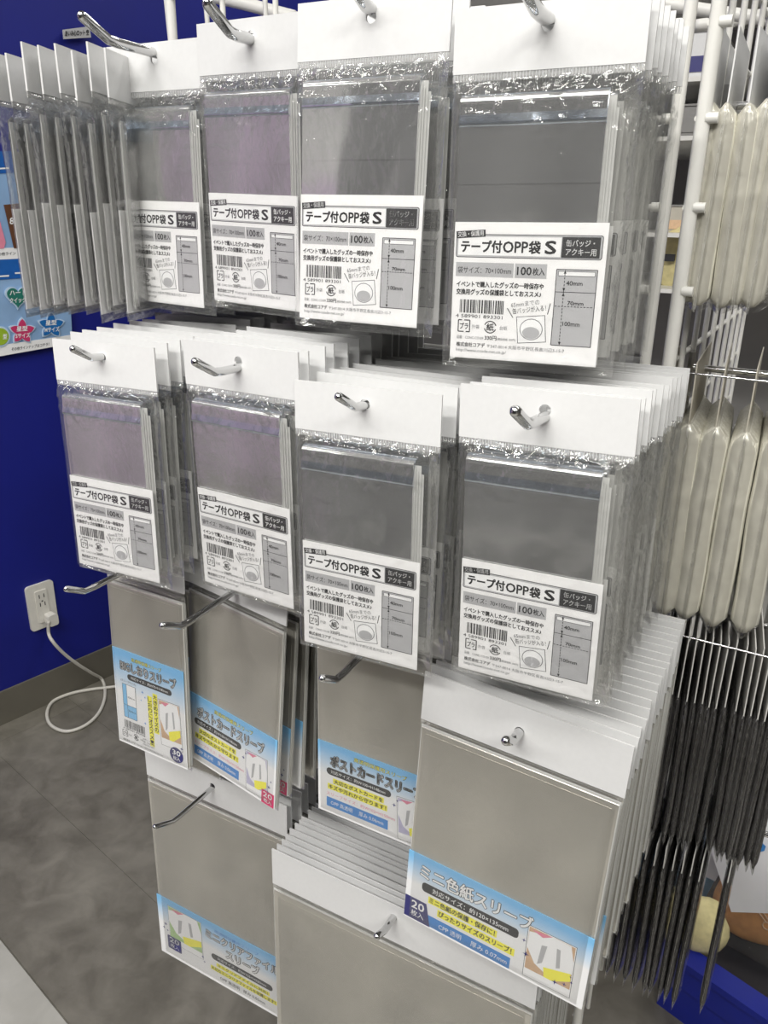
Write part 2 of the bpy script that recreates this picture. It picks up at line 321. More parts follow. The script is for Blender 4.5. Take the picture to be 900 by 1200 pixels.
def opp_label(parent):
    W, H = 76, 67; p = Print(W, H, 0.25, 67/71.0)
    b = MB(); b.box(-W/2*MM, W/2*MM, -.25*MM, .25*MM, 0, H*MM, M['paper']); lab = b.build('label', parent)
    T = 'lettering'
    p.rrect('title_banner', 1.0, 6.0, 74, 17.8, 1.2, 'ink', 0); p.rrect('title_banner', 1.35, 6.35, 73.65, 17.45, 1.0, 'lgrey', 1)
    p.rect('title_banner', 2.2, 7.2, 54.2, 16.6, 'white', 2)
    p.rect('title_banner', 54.6, 6.9, 72.8, 17.0, 'ink', 2)
    p.rect('title_banner', 1.0, 4.2, 16.2, 7.8, 'ink', 3, rot=4)
    p.text('title_banner', '交換・保護用', 1.9, 4.9, 7.7, 13.4, 'white', 4, 0.01, 4)
    p.text('title_banner', 'テープ付', 3.8, 9.2, 15.2, 21, 'ink', 3, 0.045); p.text('title_banner', 'OPP', 25.6, 9.5, 15.0, 12.4, 'ink', 3, 0.035)
    p.text('title_banner', '袋', 38.6, 9.2, 15.3, 5.6, 'ink', 3, 0.045); p.text('title_banner', 'S', 46.6, 9.0, 15.2, 5.2, 'ink', 3, 0.049)
    p.text('title_banner', '缶バッジ・', 56.6, 8.2, 11.4, 13.5, 'white', 3, 0.02); p.text('title_banner', 'アクキー用', 56.6, 12.5, 15.8, 14.5, 'white', 3, 0.02)
    p.rect('size_boxes', 1.4, 20.3, 31.6, 27.6, 'lgrey', 0); p.rect('size_boxes', 32.2, 20.3, 48.2, 27.6, 'lgrey', 0)
    p.text('size_boxes', '袋サイズ：70×100mm', 2.4, 22.4, 25.9, 28, 'ink'); p.text('size_boxes', '100', 33.4, 22.0, 26.0, 7.2, 'ink', 2, 0.03); p.text('size_boxes', '枚入', 41.2, 22.2, 26.0, 6, 'ink', 2, 0.015)
    p.text(T, 'イベントで購入したグッズの一時保存や', 2.2, 30.0, 33.0, 45, 'ink', 2, .03); p.text(T, '交換用グッズの保護袋としておススメ♪', 2.2, 34.0, 37.0, 44, 'ink', 2, .03)
    p.barcode('barcode', 4.4, 39.6, 28, 46.6); p.text('barcode', '4 589901 893301', 2.4, 47.4, 49.2, 25)
    recycle_marks(p, 4.0, 50.5)
    p.text(T, '品番：CONC-CO109', 3.4, 58.8, 60.6, 14.5, 'grey'); p.text(T, '330円', 18.6, 58.2, 60.6, 6.2, 'ink', 2, 0.02); p.text(T, '(税抜価格 300円)', 25.2, 59.0, 60.6, 9.6, 'grey')
    p.text(T, '株式会社コアデ', 3.4, 62.4, 64.8, 15.5, 'ink', 2, 0.02); p.text(T, '〒547-0014 大阪市平野区長吉川辺3-15-7', 20, 62.7, 64.8, 40, 'grey'); p.text(T, 'http://www.coade-net.co.jp/', 3.4, 65.8, 68, 27, 'grey')
    p.text(T, '65mmまでの', 31.6, 40.2, 42.8, 14.5, 'grey', 2, 0, 9); p.text(T, '缶バッジが入る！', 32.6, 43.2, 46.2, 17, 'ink', 2, 0, 9)
    p.line(T, 29.6, 43.2, 32.8, 48.0, .4, 'ink'); p.line(T, 51.2, 39.8, 50.2, 45.4, .4, 'ink')
    # the picture: frame and round badge only
    p.rect('picture', 35.2, 46.6, 49.8, 60.6, 'ink', 0, rot=6); p.rect('picture', 35.5, 46.9, 49.5, 60.3, 'white', 1, rot=6)
    p.ell('picture', 42.5, 53.6, 5.9, 5.6, 'grey', 2); p.ell('picture', 42.5, 53.6, 5.5, 5.2, 'white', 3); p.ell('picture', 42.5, 55.4, 4.4, 3.1, 'lgrey', 4)
    D = 'size_diagram'
    p.rect(D, 53.0, 22.6, 72.6, 61.0, 'lgrey', 0); p.frame(D, 53.0, 22.6, 72.6, 61.0, .35, 'ink'); p.rect(D, 54.0, 23.6, 71.6, 25.8, 'white', 1); p.frame(D, 54.0, 23.6, 71.6, 25.8, .2, 'ink', 2)
    p.line(D, 53, 33.8, 72.6, 33.8, .3, 'ink'); p.dash(D, 57.2, 23, 57.2, 60.6, .35, 'ink', 2, 22); p.dash(D, 53.4, 41, 72.2, 41, .35, 'ink', 2, 12)
    for (x, y, a, c) in ((57.2, 23, 0, 1), (57.2, 60.8, 0, -1), (57.2, 33.5, 0, -1), (57.2, 34.1, 0, 1)): p.poly(D, [(x, y), (x-.7, y+1.7*c), (x+.7, y+1.7*c)][::(1 if c < 0 else -1)], 'ink', 2)
    p.text(D, '40mm', 58.2, 28.2, 30.4, 7.8, 'ink', 3, .015); p.text(D, '70mm', 59.5, 38.2, 40.2, 7.8, 'ink', 3, .015); p.text(D, '100mm', 58.0, 48.6, 50.8, 8.4, 'ink', 3, .015)
    p.build(lab); return lab
def outlined(p, part, txt, x, y0, y1, w, front='white', back='ink', l=2, b=0.09):
    p.text(part, txt, x, y0, y1, w, back, l, b*.92); p.text(part, txt, x, y0, y1, w, front, l+1, 0.028)
def tilt_picture(p, x0, y0, x1, y1, bg, rot=0):
    """polaroid style picture: frame, pastel ground and soft colour shapes"""
    T = 'picture'; w, h = x1-x0, y1-y0
    p.rect(T, x0-.3, y0-.3, x1+.3, y1+.3, 'ink', 0, rot); p.rect(T, x0, y0, x1, y1, 'white', 1, rot); p.rect(T, x0+.6, y0+.6, x1-.6, y1-h*.16, bg, 2, rot)
    cx, c2 = (x0+x1)/2, (y0+y1)/2
    X0, X1, Y0, Y1 = x0+.6, x1-.6, y0+.6, y1-h*.16; ww, hh = X1-X0, Y1-Y0
    def q(*c): return [(X0+a*ww, Y0+b_*hh) for a, b_ in c]
    p.poly(T, q((0, .12), (.45, 0), (.9, 0), (1, .35), (1, .62), (.55, .95), (.2, .8), (0, .5)), 'white', 3)
    p.poly(T, q((.3, .3), (.42, .26), (.36, .7), (.26, .78)), 'lgrey', 4); p.poly(T, q((.62, .2), (.7, .2), (.74, .62), (.66, .66)), 'lgrey', 4)
    p.poly(T, q((.4, .78), (.98, .62), (1, .8), (.62, 1), (.44, 1)), 'yellow', 4); p.poly(T, q((.05, .05), (.5, 0), (.3, .12)), 'pink', 4)
def label_card(W, H, parent, m='grad'):
    b = MB(); b.box(-W/2*MM, W/2*MM, -.25*MM, .25*MM, 0, H*MM, M[m]); return b.build('label', parent)
def bookmark_label(parent):
    W, H = 76, 90; lab = label_card(W, H, parent); p = Print(W, H, .25); T = 'lettering'
    p.text(T, '高透明保護スリーブ', 21, 4.4, 7.6, 32, 'yellow', 3, .0); p.text(T, '高透明保護スリーブ', 20.8, 4.2, 7.8, 32.4, 'ink', 2, .03)
    outlined(p, 'title_lettering', 'BIGしおりスリーブ', 8, 9.4, 18.4, 60)
    p.rrect('size_banner', 15, 20.6, 63, 26.2, 2.7, 'ink', 1); p.text('size_banner', '対応サイズ：約W70×H180mm', 19, 22.0, 24.8, 40, 'white', 2)
    p.text(T, '(スリーブサイズ)', 7, 27.4, 29.8, 17, 'ink')
    D = 'size_diagram'; p.rect(D, 8.5, 31.5, 23, 63, 'sky', 0); p.rect(D, 13, 31.5, 23, 51, 'white', 1); p.frame(D, 8.5, 31.5, 23, 63, .3, 'ink', 2); p.line(D, 13, 31.5, 13, 63, .3, 'ink', 2); p.line(D, 8.5, 51, 23, 51, .3, 'ink', 2)
    p.text(D, '約80mm', 14, 42, 44, 8, 'ink'); p.text(D, '約190mm', 14, 55, 57, 8, 'ink')
    p.barcode('barcode', 8, 66, 31, 73.5, 5); p.text('barcode', '4 589901 892908', 6, 74, 75.6, 25)
    recycle_marks(p, 5, 77.0, .9)
    p.text(T, '株式会社コアデ', 5, 85.4, 87.4, 14, 'ink'); p.text(T, '〒547-0014 大阪市平野区長吉川辺3-15-7', 20, 85.8, 87.2, 30, 'grey')
    for i, t in enumerate(('30枚入 330円', '品番：CONC-CO96', '(税抜価格 300円)')): p.text(T, t, 28, 77+i*2.6, 78.8+i*2.6, 13, 'grey')
    for x, y, r in ((31, 33, 1.8), (33.5, 37, 1.2), (29, 41, 1.0), (32, 62, 1.6)): p.star4(T, x, y, r, 'blue')
    for k, (col, xx) in enumerate((('大きめサイズの', 42.5), ('しおりにオススメ！', 36.5))):
        y = 31 if k == 0 else 35
        p.rect('slogan', xx-.4, y-1, xx+4.6, y+len(col)*5.2, 'yellow', 1)
        for i, ch in enumerate(col): p.text('slogan', 'ー' if ch == 'ー' else ch, xx, y+i*5.1, y+i*5.1+4.3, 4.2, 'ink', 2, .02)
    tilt_picture(p, 48.5, 33, 71, 75, 'tan', 2)
    p.ell('count_disc', 65, 80, 7.2, 7.2, 'navy', 4); p.text('count_disc', '30', 60.8, 75.5, 80.2, 8.4, 'white', 5, .02); p.text('count_disc', '枚入', 61.2, 81.4, 85, 7.6, 'white', 5, .01)
    p.star4(T, 71, 72, 1.8, 'navy', 5)
    p.build(lab); return lab
def postcard_label(parent):
    W, H = 106, 66.5; lab = label_card(W, H, parent); p = Print(W, H, .25); T = 'lettering'
    p.text(T, '高透明保護用スリーブ', 33, 4.4, 8.6, 46, 'ink', 2, .03); p.text(T, '高透明保護用スリーブ', 33.2, 4.6, 8.4, 45.6, 'yellow', 3)
    outlined(p, 'title_lettering', 'ポストカードスリーブ', 12, 10.2, 20.4, 80)
    p.rrect('size_banner', 8, 22.6, 66, 29.2, 3.2, 'ink', 1); p.text('size_banner', '対応サイズ：約W100×H148mm', 12, 24.2, 27.6, 49, 'white', 2)
    p.rect('slogan', 14, 31.5, 60, 36.6, 'yellow', 1); p.rect('slogan', 9, 37.6, 63, 43.0, 'yellow', 1)
    p.text('slogan', '大切なポストカードを', 15, 32.0, 36.2, 44, 'ink', 2, .03); p.text('slogan', 'キズや汚れから守ります！', 10, 38.2, 42.4, 52, 'ink', 2, .03)
    p.text(T, 'スリーブサイズ：約W102×H150mm', 8, 45.6, 49.0, 62, 'pink', 2)
    p.rect('material_bar', 8, 51.0, 64, 60.0, 'blue', 1); p.text('material_bar', 'OPP 高透明', 12, 53.4, 57.6, 20, 'white', 2); p.text('material_bar', '厚み 0.06mm', 38, 53.4, 57.6, 22, 'white', 2)
    tilt_picture(p, 72, 24.5, 97, 63, 'lavender', 3)
    for x, y, r in ((69, 34, 2), (71.5, 29, 1.3), (99, 48, 2.2), (101, 42, 1.3), (98, 53, 1.3)): p.star4(T, x, y, r, 'navy', 5)
    p.rect('count_box', 91, 53, 105, 66.2, 'red', 4); p.text('count_box', '20', 93, 54.6, 59.4, 10, 'white', 5, .02); p.text('count_box', '枚入', 93.6, 60.8, 64.6, 9, 'white', 5, .01)
    p.build(lab); return lab
def shikishi_label(parent):
    W, H = 128, 56.6; lab = label_card(W, H, parent); p = Print(W, H, .25); T = 'lettering'
    outlined(p, 'title_lettering', 'ミニ色紙スリーブ', 10, 6.4, 17.6, 80, b=.07)
    p.rrect('size_banner', 12, 20.4, 82, 28.0, 2.6, 'ink', 1); p.text('size_banner', '対応サイズ：約120×135mm', 20, 22.0, 26.4, 55, 'white', 2, .01)
    p.rect('slogan', 17.5, 30.0, 68, 35.6, 'yellow', 1); p.rect('slogan', 25, 37.2, 81, 43.2, 'yellow', 1)
    p.text('slogan', 'ミニ色紙の保護・保存に！', 18.5, 30.4, 35.0, 48, 'ink', 2, .03); p.text('slogan', 'ぴったりサイズのスリーブ！', 26, 37.6, 42.4, 53, 'ink', 2, .03)
    p.rect('material_bar', 17, 45.8, 79, 55.0, 'blue', 1); p.text('material_bar', 'CPP 透明', 27, 48.4, 52.8, 17, 'white', 2); p.text('material_bar', '厚み 0.07mm', 51, 48.4, 52.8, 26, 'white', 2)
    p.poly('count_box', [(0.2, 37.5), (16.5, 37.5), (20.5, 55.5), (0.2, 55.5)], 'navy', 2); p.text('count_box', '20', 5.5, 39.6, 46, 9.6, 'white', 3, .03); p.text('count_box', '枚入', 5.5, 47.6, 52.6, 9.8, 'white', 3, .01)
    tilt_picture(p, 88, 12.5, 119, 53, 'tan', 1)
    for x, y, r in ((86, 26, 1.6), (88.5, 36, 2.2), (109, 46, 2.2), (115, 44, 1.6), (119, 40, 1.2), (118, 36, .9)): p.star4(T, x, y, r, 'navy', 5)
    p.build(lab); return lab
def clearfile_label(parent):
    W, H = 170, 80; lab = label_card(W, H, parent); p = Print(W, H, .25); T = 'lettering'
    tilt_picture(p, 15, 8, 60, 58, 'green', 0)
    p.text(T, '高透明保護用スリーブ', 78, 6.4, 10.6, 56, 'blue', 2)
    outlined(p, 'title_lettering', 'ミニクリアファイル', 66, 12.0, 23.0, 92); outlined(p, 'title_lettering', 'スリーブ', 92, 25.6, 37.0, 42)
    p.rrect('size_banner', 72, 41, 150, 49, 3.6, 'ink', 1); p.text('size_banner', '対応サイズ：約W155×H220mm', 80, 43, 47, 62, 'white', 2)
    p.rect('slogan', 78, 52, 146, 57, 'yellow', 1); p.rect('slogan', 70, 59, 156, 64.6, 'yellow', 1)
    p.text('slogan', 'ミニクリアファイルに対応！', 80, 52.6, 56.4, 64, 'ink', 2, .02); p.text('slogan', '大切なミニクリアファイルを保護します！', 71, 59.6, 64, 82, 'ink', 2, .02)
    p.text(T, 'OPP 高透明   厚み 0.06mm', 82, 68, 73, 58, 'ink', 2)
    p.rrect('count_box', 11, 50, 30, 68, 1.5, 'navy', 4); p.text('count_box', '20', 14, 51.6, 58.6, 13, 'white', 5, .02); p.text('count_box', '枚入', 14.6, 60.4, 65.6, 12, 'white', 5, .01)
    for x, y, r in ((10, 36, 2.6), (7, 42, 2.0), (12, 44, 1.6), (60, 54, 2.2), (62, 60, 1.6)): p.star4(T, x, y, r, 'navy', 5)
    p.build(lab); return lab
# ------------------------------------------------------------------ pack parts
def header_mesh(W, H, hole_dy, parent, r=3.2, t=0.6, kink=0.0):
    """white folded card: outline with a round hole, origin at the hole"""
    top, bot = hole_dy, hole_dy-H; n = 24; inn = []; outp = []
    for k in range(n):
        a = 2*math.pi*(k+.5)/n; c, s_ = math.cos(a), math.sin(a); inn.append((r*c, r*s_))
        ks = []
        if c > 1e-6: ks.append(W/2/c)
        if c < -1e-6: ks.append(-W/2/c)
        if s_ > 1e-6: ks.append(top/s_)
        if s_ < -1e-6: ks.append(bot/s_)
        k0 = min(ks); outp.append([k0*c, k0*s_])
    for cx, cz in ((W/2, top), (-W/2, top), (-W/2, bot), (W/2, bot)):   # snap nearest ring point to the corner
        i = min(range(n), key=lambda q: (outp[q][0]-cx)**2+(outp[q][1]-cz)**2)
        outp[i] = [cx, cz]
    b = MB(); y0, y1 = -t, t
    def F(p, y): return (p[0]*MM, (y+kink*(p[1]-top)**2/400.0)*MM, p[1]*MM)
    vs = [F(p, y0) for p in inn]+[F(p, y0) for p in outp]+[F(p, y1) for p in inn]+[F(p, y1) for p in outp]; fs = []
    for k in range(n):
        j = (k+1) % n
        fs += [(k, n+k, n+j, j), (2*n+k, 2*n+j, 3*n+j, 3*n+k), (n+k, 3*n+k, 3*n+j, n+j), (k, j, 2*n+j, 2*n+k)]
    b.add(vs, fs, M['card']); return b.build('header_card', parent)
def smooth01(x): x = max(0, min(1, x)); return x*x*(3-2*x)
def bag_mesh(W, z0, z1, sx0, sx1, sz0, sz1, T, seed, parent, name='outer_bag', nx=34, nz=54, wr=1.0, mat_='film', back=None, cr=0.0):
    """closed thin bag, flat along its edges and swollen over its contents (mm)"""
    vs = []; fs = []
    back = T if back is None else back
    for side in (-1, 1):
        for j in range(nz+1):
            z = z0+(z1-z0)*j/nz
            for i in range(nx+1):
                x = -W/2+W*i/nx
                ex = min(smooth01((x+W/2)/max(.1, sx0+W/2)), smooth01((W/2-x)/max(.1, W/2-sx1)))
                ez = min(smooth01((z-z0)/max(.1, sz0-z0)), smooth01((z1-z)/max(.1, z1-sz1)))
                e = min(ex, ez); d = (T if side < 0 else back)*e
                q = Vector((x*.11+seed*7.3, z*.11, side*3.1)); w = noise.noise(q*1.6)
                ridge = 1-abs(noise.noise(Vector((x*.16+seed*5, z*.05+w*.8, side*2.7+9))))*2.2
                rim = 1-e; topz = smooth01((z-(sz1-8))/14.0)
                amp = wr*(0.10+0.9*rim*(e > 0 and 1 or 0)*(.35+topz) )
                edge = min(1, (x+W/2)/3, (W/2-x)/3, (z-z0)/3, (z1-z)/2); edge = max(0, edge)
                d += amp*edge*(max(0, ridge)*1.1+abs(w)*.8)
                if cr:
                    dv = noise.voronoi(Vector((x*.13+seed*4.1+w, z*.085+w*1.5, side*5.0)))[0]; cre = math.exp(-(dv[1]-dv[0])*7)
                    mk = smooth01((z-(sz1-22+10*w))/16)*.9+.55*smooth01((abs(x-(sx0+sx1)/2)-(sx1-sx0)/2+1)/4)*smooth01((z-(sz1-60))/40)+.35*smooth01((sz0+2-z)/4)
                    d += cr*edge*min(1, mk)*cre
                vs.append((x*MM+(.4*noise.noise(Vector((z*.13, seed, 1))) if i in (0, nx) else 0)*MM, side*(d+.04)*MM, z*MM))
    n1 = (nx+1)*(nz+1)
    for s_ in (0, 1):
        for j in range(nz):
            for i in range(nx):
                a = s_*n1+j*(nx+1)+i; q = (a, a+1, a+nx+2, a+nx+1); fs.append(q if s_ == 0 else q[::-1])
    return link_mesh(name, vs, fs, M[mat_], parent, smooth=True)
def slab_mesh(W0, W1, z0, z1, T, m, parent, name, r=2.0, mside=None, jag=0.0, seed=1, wedge=0):
    """bundle of bags: rounded upper and lower fold, extruded across"""
    prof = []
    for k in range(7): a = R(90*k/6); prof.append((-T/2+r*0-(0) , z1)) if False else prof.append((-T/2+(1-math.sin(R(90)-a))*0+ (T/2)*(1-math.cos(a)), z1-r+r*math.sin(a)))
    prof = [(-T/2, z0+r*.6+1.2), (-T/2+wedge, z1-r-.8)]+[(min(y+wedge, T/2-.3), z) for y, z in prof]
    prof += [(T/2-(T/2)*0, z1-r*.7), (T/2, z0+r*.5), (T/2*.5, z0), (-T/2*.5, z0), (-T/2, z0+r*.6)]
    b = MB(); n = len(prof); nx = 2; xs = [W0, W1]
    vs = [(x*MM, y*MM, z*MM) for x in xs for (y, z) in prof]
    fs = [(i, (i+1) % n, n+(i+1) % n, n+i) for i in range(n)]+[tuple(range(n))[::-1], tuple(range(n, 2*n))]
    b.add(vs, fs, m); o = b.build(name, parent); ngon_smooth(o, 50); return o
# OPP pack: header 89.3 x 27.6, hole 9.5 below the top; everything hangs from the hole
def opp_contents(t, seed):
    top = 9.5; W = 89.3
    header_mesh(W, 27.6, top, t, 3.0)
    hb = top-27.6
    b = MB(); b.box(-W/2*MM, W/2*MM, -.35*MM, .35*MM, (hb-3.4)*MM, hb*MM, M['seal'])
    for k in range(58):
        x = -W/2+.8+k*1.53; b.box(x*MM, (x+.45)*MM, -.55*MM, -.35*MM, (hb-3.0)*MM, (hb-.2)*MM, M['lgrey'])
    b.build('crimped_seal', t)
    lz = top-161; sx0, sx1 = -39.5, 30.5
    st = slab_mesh(sx0, sx1, lz+2, hb-9.5, 5.0, M['bags'], t, 'bag_bundle', 3.0)
    slab_mesh(sx0-.2, sx1+.2, hb-24, hb-8.6, 6.6, M['flap'], st, 'adhesive_flap', 2.6, wedge=2.2)
    b = MB(); b.box(sx0*MM, sx1*MM, -2.75*MM, -2.5*MM, (hb-49)*MM, (hb-24)*MM, M['bags']); b.build('folded_flap', st)
    for k, (dx, mz) in enumerate(((1.0, 3), (2.1, 5), (3.4, 2), (4.6, 7))):   # loose bag edges fanning out at the right
        s2 = MB(); y = -1.2+k*.9; s2.box((sx1-2)*MM, (sx1+dx)*MM, y*MM, (y+.25)*MM, (lz+2+mz)*MM, (hb-10-mz)*MM, M['edge']); s2.build('loose_bag_edge', st)
    bag_mesh(W, lz-5, hb-.5, -41, 36.8, lz+1, hb-10, 3.9, seed, t, nx=60, nz=100, cr=1.7)
    return lz
def make_opp(seed):
    t = empty('tape_bag_pack', (0, 0, 0)); lz = opp_contents(t, seed)
    lab = opp_label(t); lab.location = (-1.2*MM, -3.45*MM, lz*MM); return t
# sleeve packs of rows three and four
def make_sleeve(name, W, Hh, hole_dy, gap, zbot, labelf, seed, inset=3.0, T=4.0, bagpad=2.0, rounded=0.0, nsub=3):
    t = empty(name, (0, 0, 0)); top = hole_dy; hb = top-Hh
    header_mesh(W+2*bagpad, Hh, top, t, 3.0)
    z1 = hb-gap
    sl = slab_mesh(-W/2, W/2, zbot+1, z1, T, M['sleeve'], t, 'sleeve_bundle', 1.6)
    b = MB(); w2 = W/2-inset     # inner frame line: inset sheet lying a little proud
    b.box(-w2*MM, w2*MM, -(T/2+.25)*MM, -(T/2)*MM, (zbot+2)*MM, (z1-inset-1)*MM, M['sleeve'])
    o = b.build('front_sleeve', sl)
    for k in range(nsub):
        s2 = MB(); y = -T/2+.5+k*(T-1)/max(1, nsub-1); s2.box((-W/2-.6-.3*(k % 2))*MM, (W/2+.7+.5*(k % 2))*MM, y*MM, (y+.25)*MM, (zbot+.5+k*.7)*MM, (z1+1.2-k)*MM, M['edge']); s2.build('sleeve_edge', sl)
    bag_mesh(W+2*bagpad, zbot-2, hb-.3, -W/2+1, W/2-1, zbot, z1, T/2+1.0, seed, t, nx=24, nz=40, wr=.45, mat_='filmflat', back=T/2+.6)
    if labelf:
        lab = labelf(t); lab.location = (0, -(T/2+.55)*MM, zbot*MM)
    return t
ORD = ['front', 'second', 'third', 'fourth', 'fifth', 'sixth', 'seventh', 'eighth', 'ninth', 'tenth', 'eleventh', 'twelfth', 'thirteenth', 'fourteenth', 'fifteenth', 'sixteenth', 'seventeenth', 'eighteenth', 'nineteenth', 'twentieth', 'twenty-first', 'twenty-second']
def place(o, X, Y, Z, yaw=0, lean=0, roll=0):
    o.location = (X*MM, Y*MM, Z*MM+CAMH); o.rotation_mode = 'ZXY'; o.rotation_euler = (0, 0, 0)
    m = Matrix.Rotation(R(yaw), 3, 'Z') @ Matrix.Rotation(R(lean), 3, 'X') @ Matrix.Rotation(R(roll), 3, 'Y')
    o.rotation_mode = 'XYZ'; o.rotation_euler = m.to_euler('XYZ')
used = set()
def take(proto):
    if proto.name not in used: used.add(proto.name); return proto
    return copy_tree(proto)
rnd = random.Random(11)
protos = [make_opp(s_) for s_ in (1, 2, 3)]
def opp_stack(front, ys, hook_desc, front_label, zslope=0.0, group='', yawr=1.8, xr=1.2):
    X, Y, Z, yaw, lean, roll = front
    for i, y in enumerate([Y]+ys):
        o = take(protos[i % 3]) if i else take(protos[rnd.randrange(3)])
        if i == 0: place(o, X, Y, Z, yaw, lean, roll)
        else: place(o, X+rnd.uniform(-xr, xr), y, Z+zslope*(y-Y)+rnd.uniform(-1, 1), yaw*.5+rnd.uniform(-yawr, yawr), lean*.4+rnd.uniform(-.6, .6), roll*.4+rnd.uniform(-1.2, 1.2))
        lab = front_label if i == 0 else f'{ORD[i]} bag pack from the front, {hook_desc}'
        tag(o, lab, 'bag pack', group or f'tape bag packs on {hook_desc}')
def ladder(a, b, n): return [a+(b-a)*i/(n-1)+rnd.uniform(-.8, .8) for i in range(n)]
H0 = 9.5
OPP = {
 'h11': ((-411, 435, 100-H0, -4, 0, 1.0), ladder(449, 535, 7), 'the top row hook nearest the blue wall', 'clear tape bag pack with grey label, top row, leftmost face-on pack', 0),
 'h12': ((-324.9, 423.7, 104.3-H0, -7, 1.5, 1.5), ladder(438, 535, 7), 'the second top row hook', 'tape bag pack in the top row with dark blue flap and lilac lower sheen', -.03),
 'h13': ((-234.5, 406, 103.3-H0, .8, -3, .3), [426]+ladder(445, 535, 7), 'the third top row hook', 'tape bag pack in the top row with bright silvery flap, third face-on pack', -.03),
 'h14': ((-138.8, 400.4, 91.4-H0, 5, -1.6, -.7), [412, 424, 437, 449, 461, 472, 486], 'the top row hook at the right end', 'nearest tape bag pack, top right, under a large white header card', .03),
 'h21': ((-415.1, 371.3, -81.2-H0, 2, -1.5, -.8), [386, 396]+ladder(410, 530, 9), 'the middle row hook nearest the blue wall', 'tape bag pack with purple sheen, leftmost in the middle row', .07),
 'h22': ((-303, 372, -72.9-H0, -3.3, .7, -.4), ladder(383, 530, 12), 'the second middle row hook', 'tape bag pack with lilac sheen, second in the middle row', .0),
 'h23': ((-214.5, 368.4, -87-H0, 2.8, -1.2, -.6), [391, 402]+ladder(416, 532, 9), 'the third middle row hook', 'tape bag pack with grey bundle, third in the middle row beside the postcard sleeves', -.02),
 'h24': ((-116.4, 374.6, -78.9-H0, 1.7, -.4, -1.2), [386, 400, 414, 428, 441, 455, 470, 486, 503, 519], 'the middle row hook at the right end', 'tape bag pack with dark blue-grey bundle at the right end of the middle row', -.045),
}
for k, (fr, ys, hd, fl, zs) in OPP.items(): opp_stack(fr, ys, hd, fl, zs)
# packs seen from the side, at the left edge of the rack
lefts = [(8, 0), (26, 3), (45, -2), (63, 2), (82, 0), (100, -3), (118, 2), (137, 0)]
for i, (u, dy) in enumerate(lefts):
    p = atY(u, 200, .385+.001*dy+i*.0035); ang = R(110+rnd.uniform(-2, 2)); d = Vector((math.cos(ang), math.sin(ang), 0))
    c = Vector((p.x, p.y, 0))+d*.043
    o = copy_tree(protos[i % 3]); place(o, c.x*1000, c.y*1000, 86+rnd.uniform(-3, 3), math.degrees(ang)-180, 0, rnd.uniform(-1.5, 1.5))
    tag(o, f'edge-on tape bag pack at top left, {["leftmost", "second", "third", "fourth", "fifth", "sixth", "seventh", "rightmost"][i]} of eight sideways ones', 'bag pack', 'edge-on tape bag packs left of the top row')
# lower sleeves
def sleeve_stack(proto, front, ys, name, hook_desc, front_label, zslope=0, backproto=None, xr=1.0, dx=0, k=1.0):
    X, Y, Z, yaw, lean, roll = front
    for i, y in enumerate([Y]+ys):
        o = take(proto) if i == 0 else copy_tree(proto, None, () if i < 2 else (('label',) if i > 2 else ()) + ('lettering', 'title_lettering', 'picture', 'slogan', 'barcode', 'size_diagram', 'count_box', 'count_disc', 'material_bar', 'size_banner'))
        if i == 0: place(o, X, Y, Z, yaw, lean, roll)
        else: place(o, X+dx+rnd.uniform(-xr, xr), y, Z+zslope*(y-Y)+rnd.uniform(-.8, .8), yaw*max(0, 1-i*.15)+rnd.uniform(-.6, .6), lean*max(0, 1-i*.15)+rnd.uniform(-.3, .3), roll*max(0, 1-i*.12)+rnd.uniform(-.5, .5))
        o.scale = (k, k, k)
        tag(o, front_label if i == 0 else f'{ORD[i]} {name} from front, {hook_desc}', 'sleeve pack', f'{name}s on {hook_desc}')
p31 = make_sleeve('bookmark_sleeve_pack', 78, 36, 12, 8, -180, bookmark_label, 4, bagpad=1.5)
sleeve_stack(p31, (-430, 403, -244.5, 0, -2, .5), ladder(411, 432, 3), 'bookmark sleeve pack', 'the long hook beside the outlet', 'narrow bookmark sleeve pack with blue and white label reading 30 sheets', 0, dx=-8)
p31b = make_sleeve('long_sleeve_pack', 82, 36, 12, 6, -212, None, 12, bagpad=1.5)
sleeve_stack(p31b, (-447, 446, -262, 0, 0, 0), ladder(454, 520, 7), 'long clear sleeve pack', 'behind the bookmark sleeves', 'long clear unlabelled sleeve pack right behind the bookmark sleeves', 0)
p32 = make_sleeve('postcard_sleeve_pack', 106, 34, 10, 6, -192, postcard_label, 5)
sleeve_stack(p32, (-348, 413, -247.5, -7.8, -3, 2.4), ladder(429, 500, 8), 'postcard sleeve pack', 'the hook left of the middle', 'postcard sleeve pack with crimson count box, beside the bookmark sleeves', 0, k=.935)
p33 = copy_tree(p32)
sleeve_stack(p33, (-228, 415, -245, 0, -.5, 0), ladder(423, 510, 8), 'postcard sleeve pack', 'the centre hook above the big stack', 'postcard sleeve pack in the centre with its label partly covered at right', 0, k=.94)
p34 = make_sleeve('art_card_sleeve_pack', 126, 34, 17, 4, -175, shikishi_label, 6, inset=3.5)
sleeve_stack(p34, (-119, 388, -284, -2.5, -2.2, 1.6), ladder(396, 545, 17), 'square card sleeve pack', 'the short hook at lower right', 'square card sleeve pack with blue and yellow label reading 20, lower right', .02)
p41 = make_sleeve('file_sleeve_pack', 166, 34, 13, 5, -252, clearfile_label, 8, inset=4)
sleeve_stack(p41, (-432, 463, -505, 0, -.5, .3), ladder(472, 535, 6), 'file sleeve pack', 'the lowest left hook', 'large file sleeve pack near the floor with a green picture on its label', 0)
p42 = make_sleeve('large_sleeve_pack', 232, 37, 12, 5, -330, None, 9, inset=5, T=3.4)
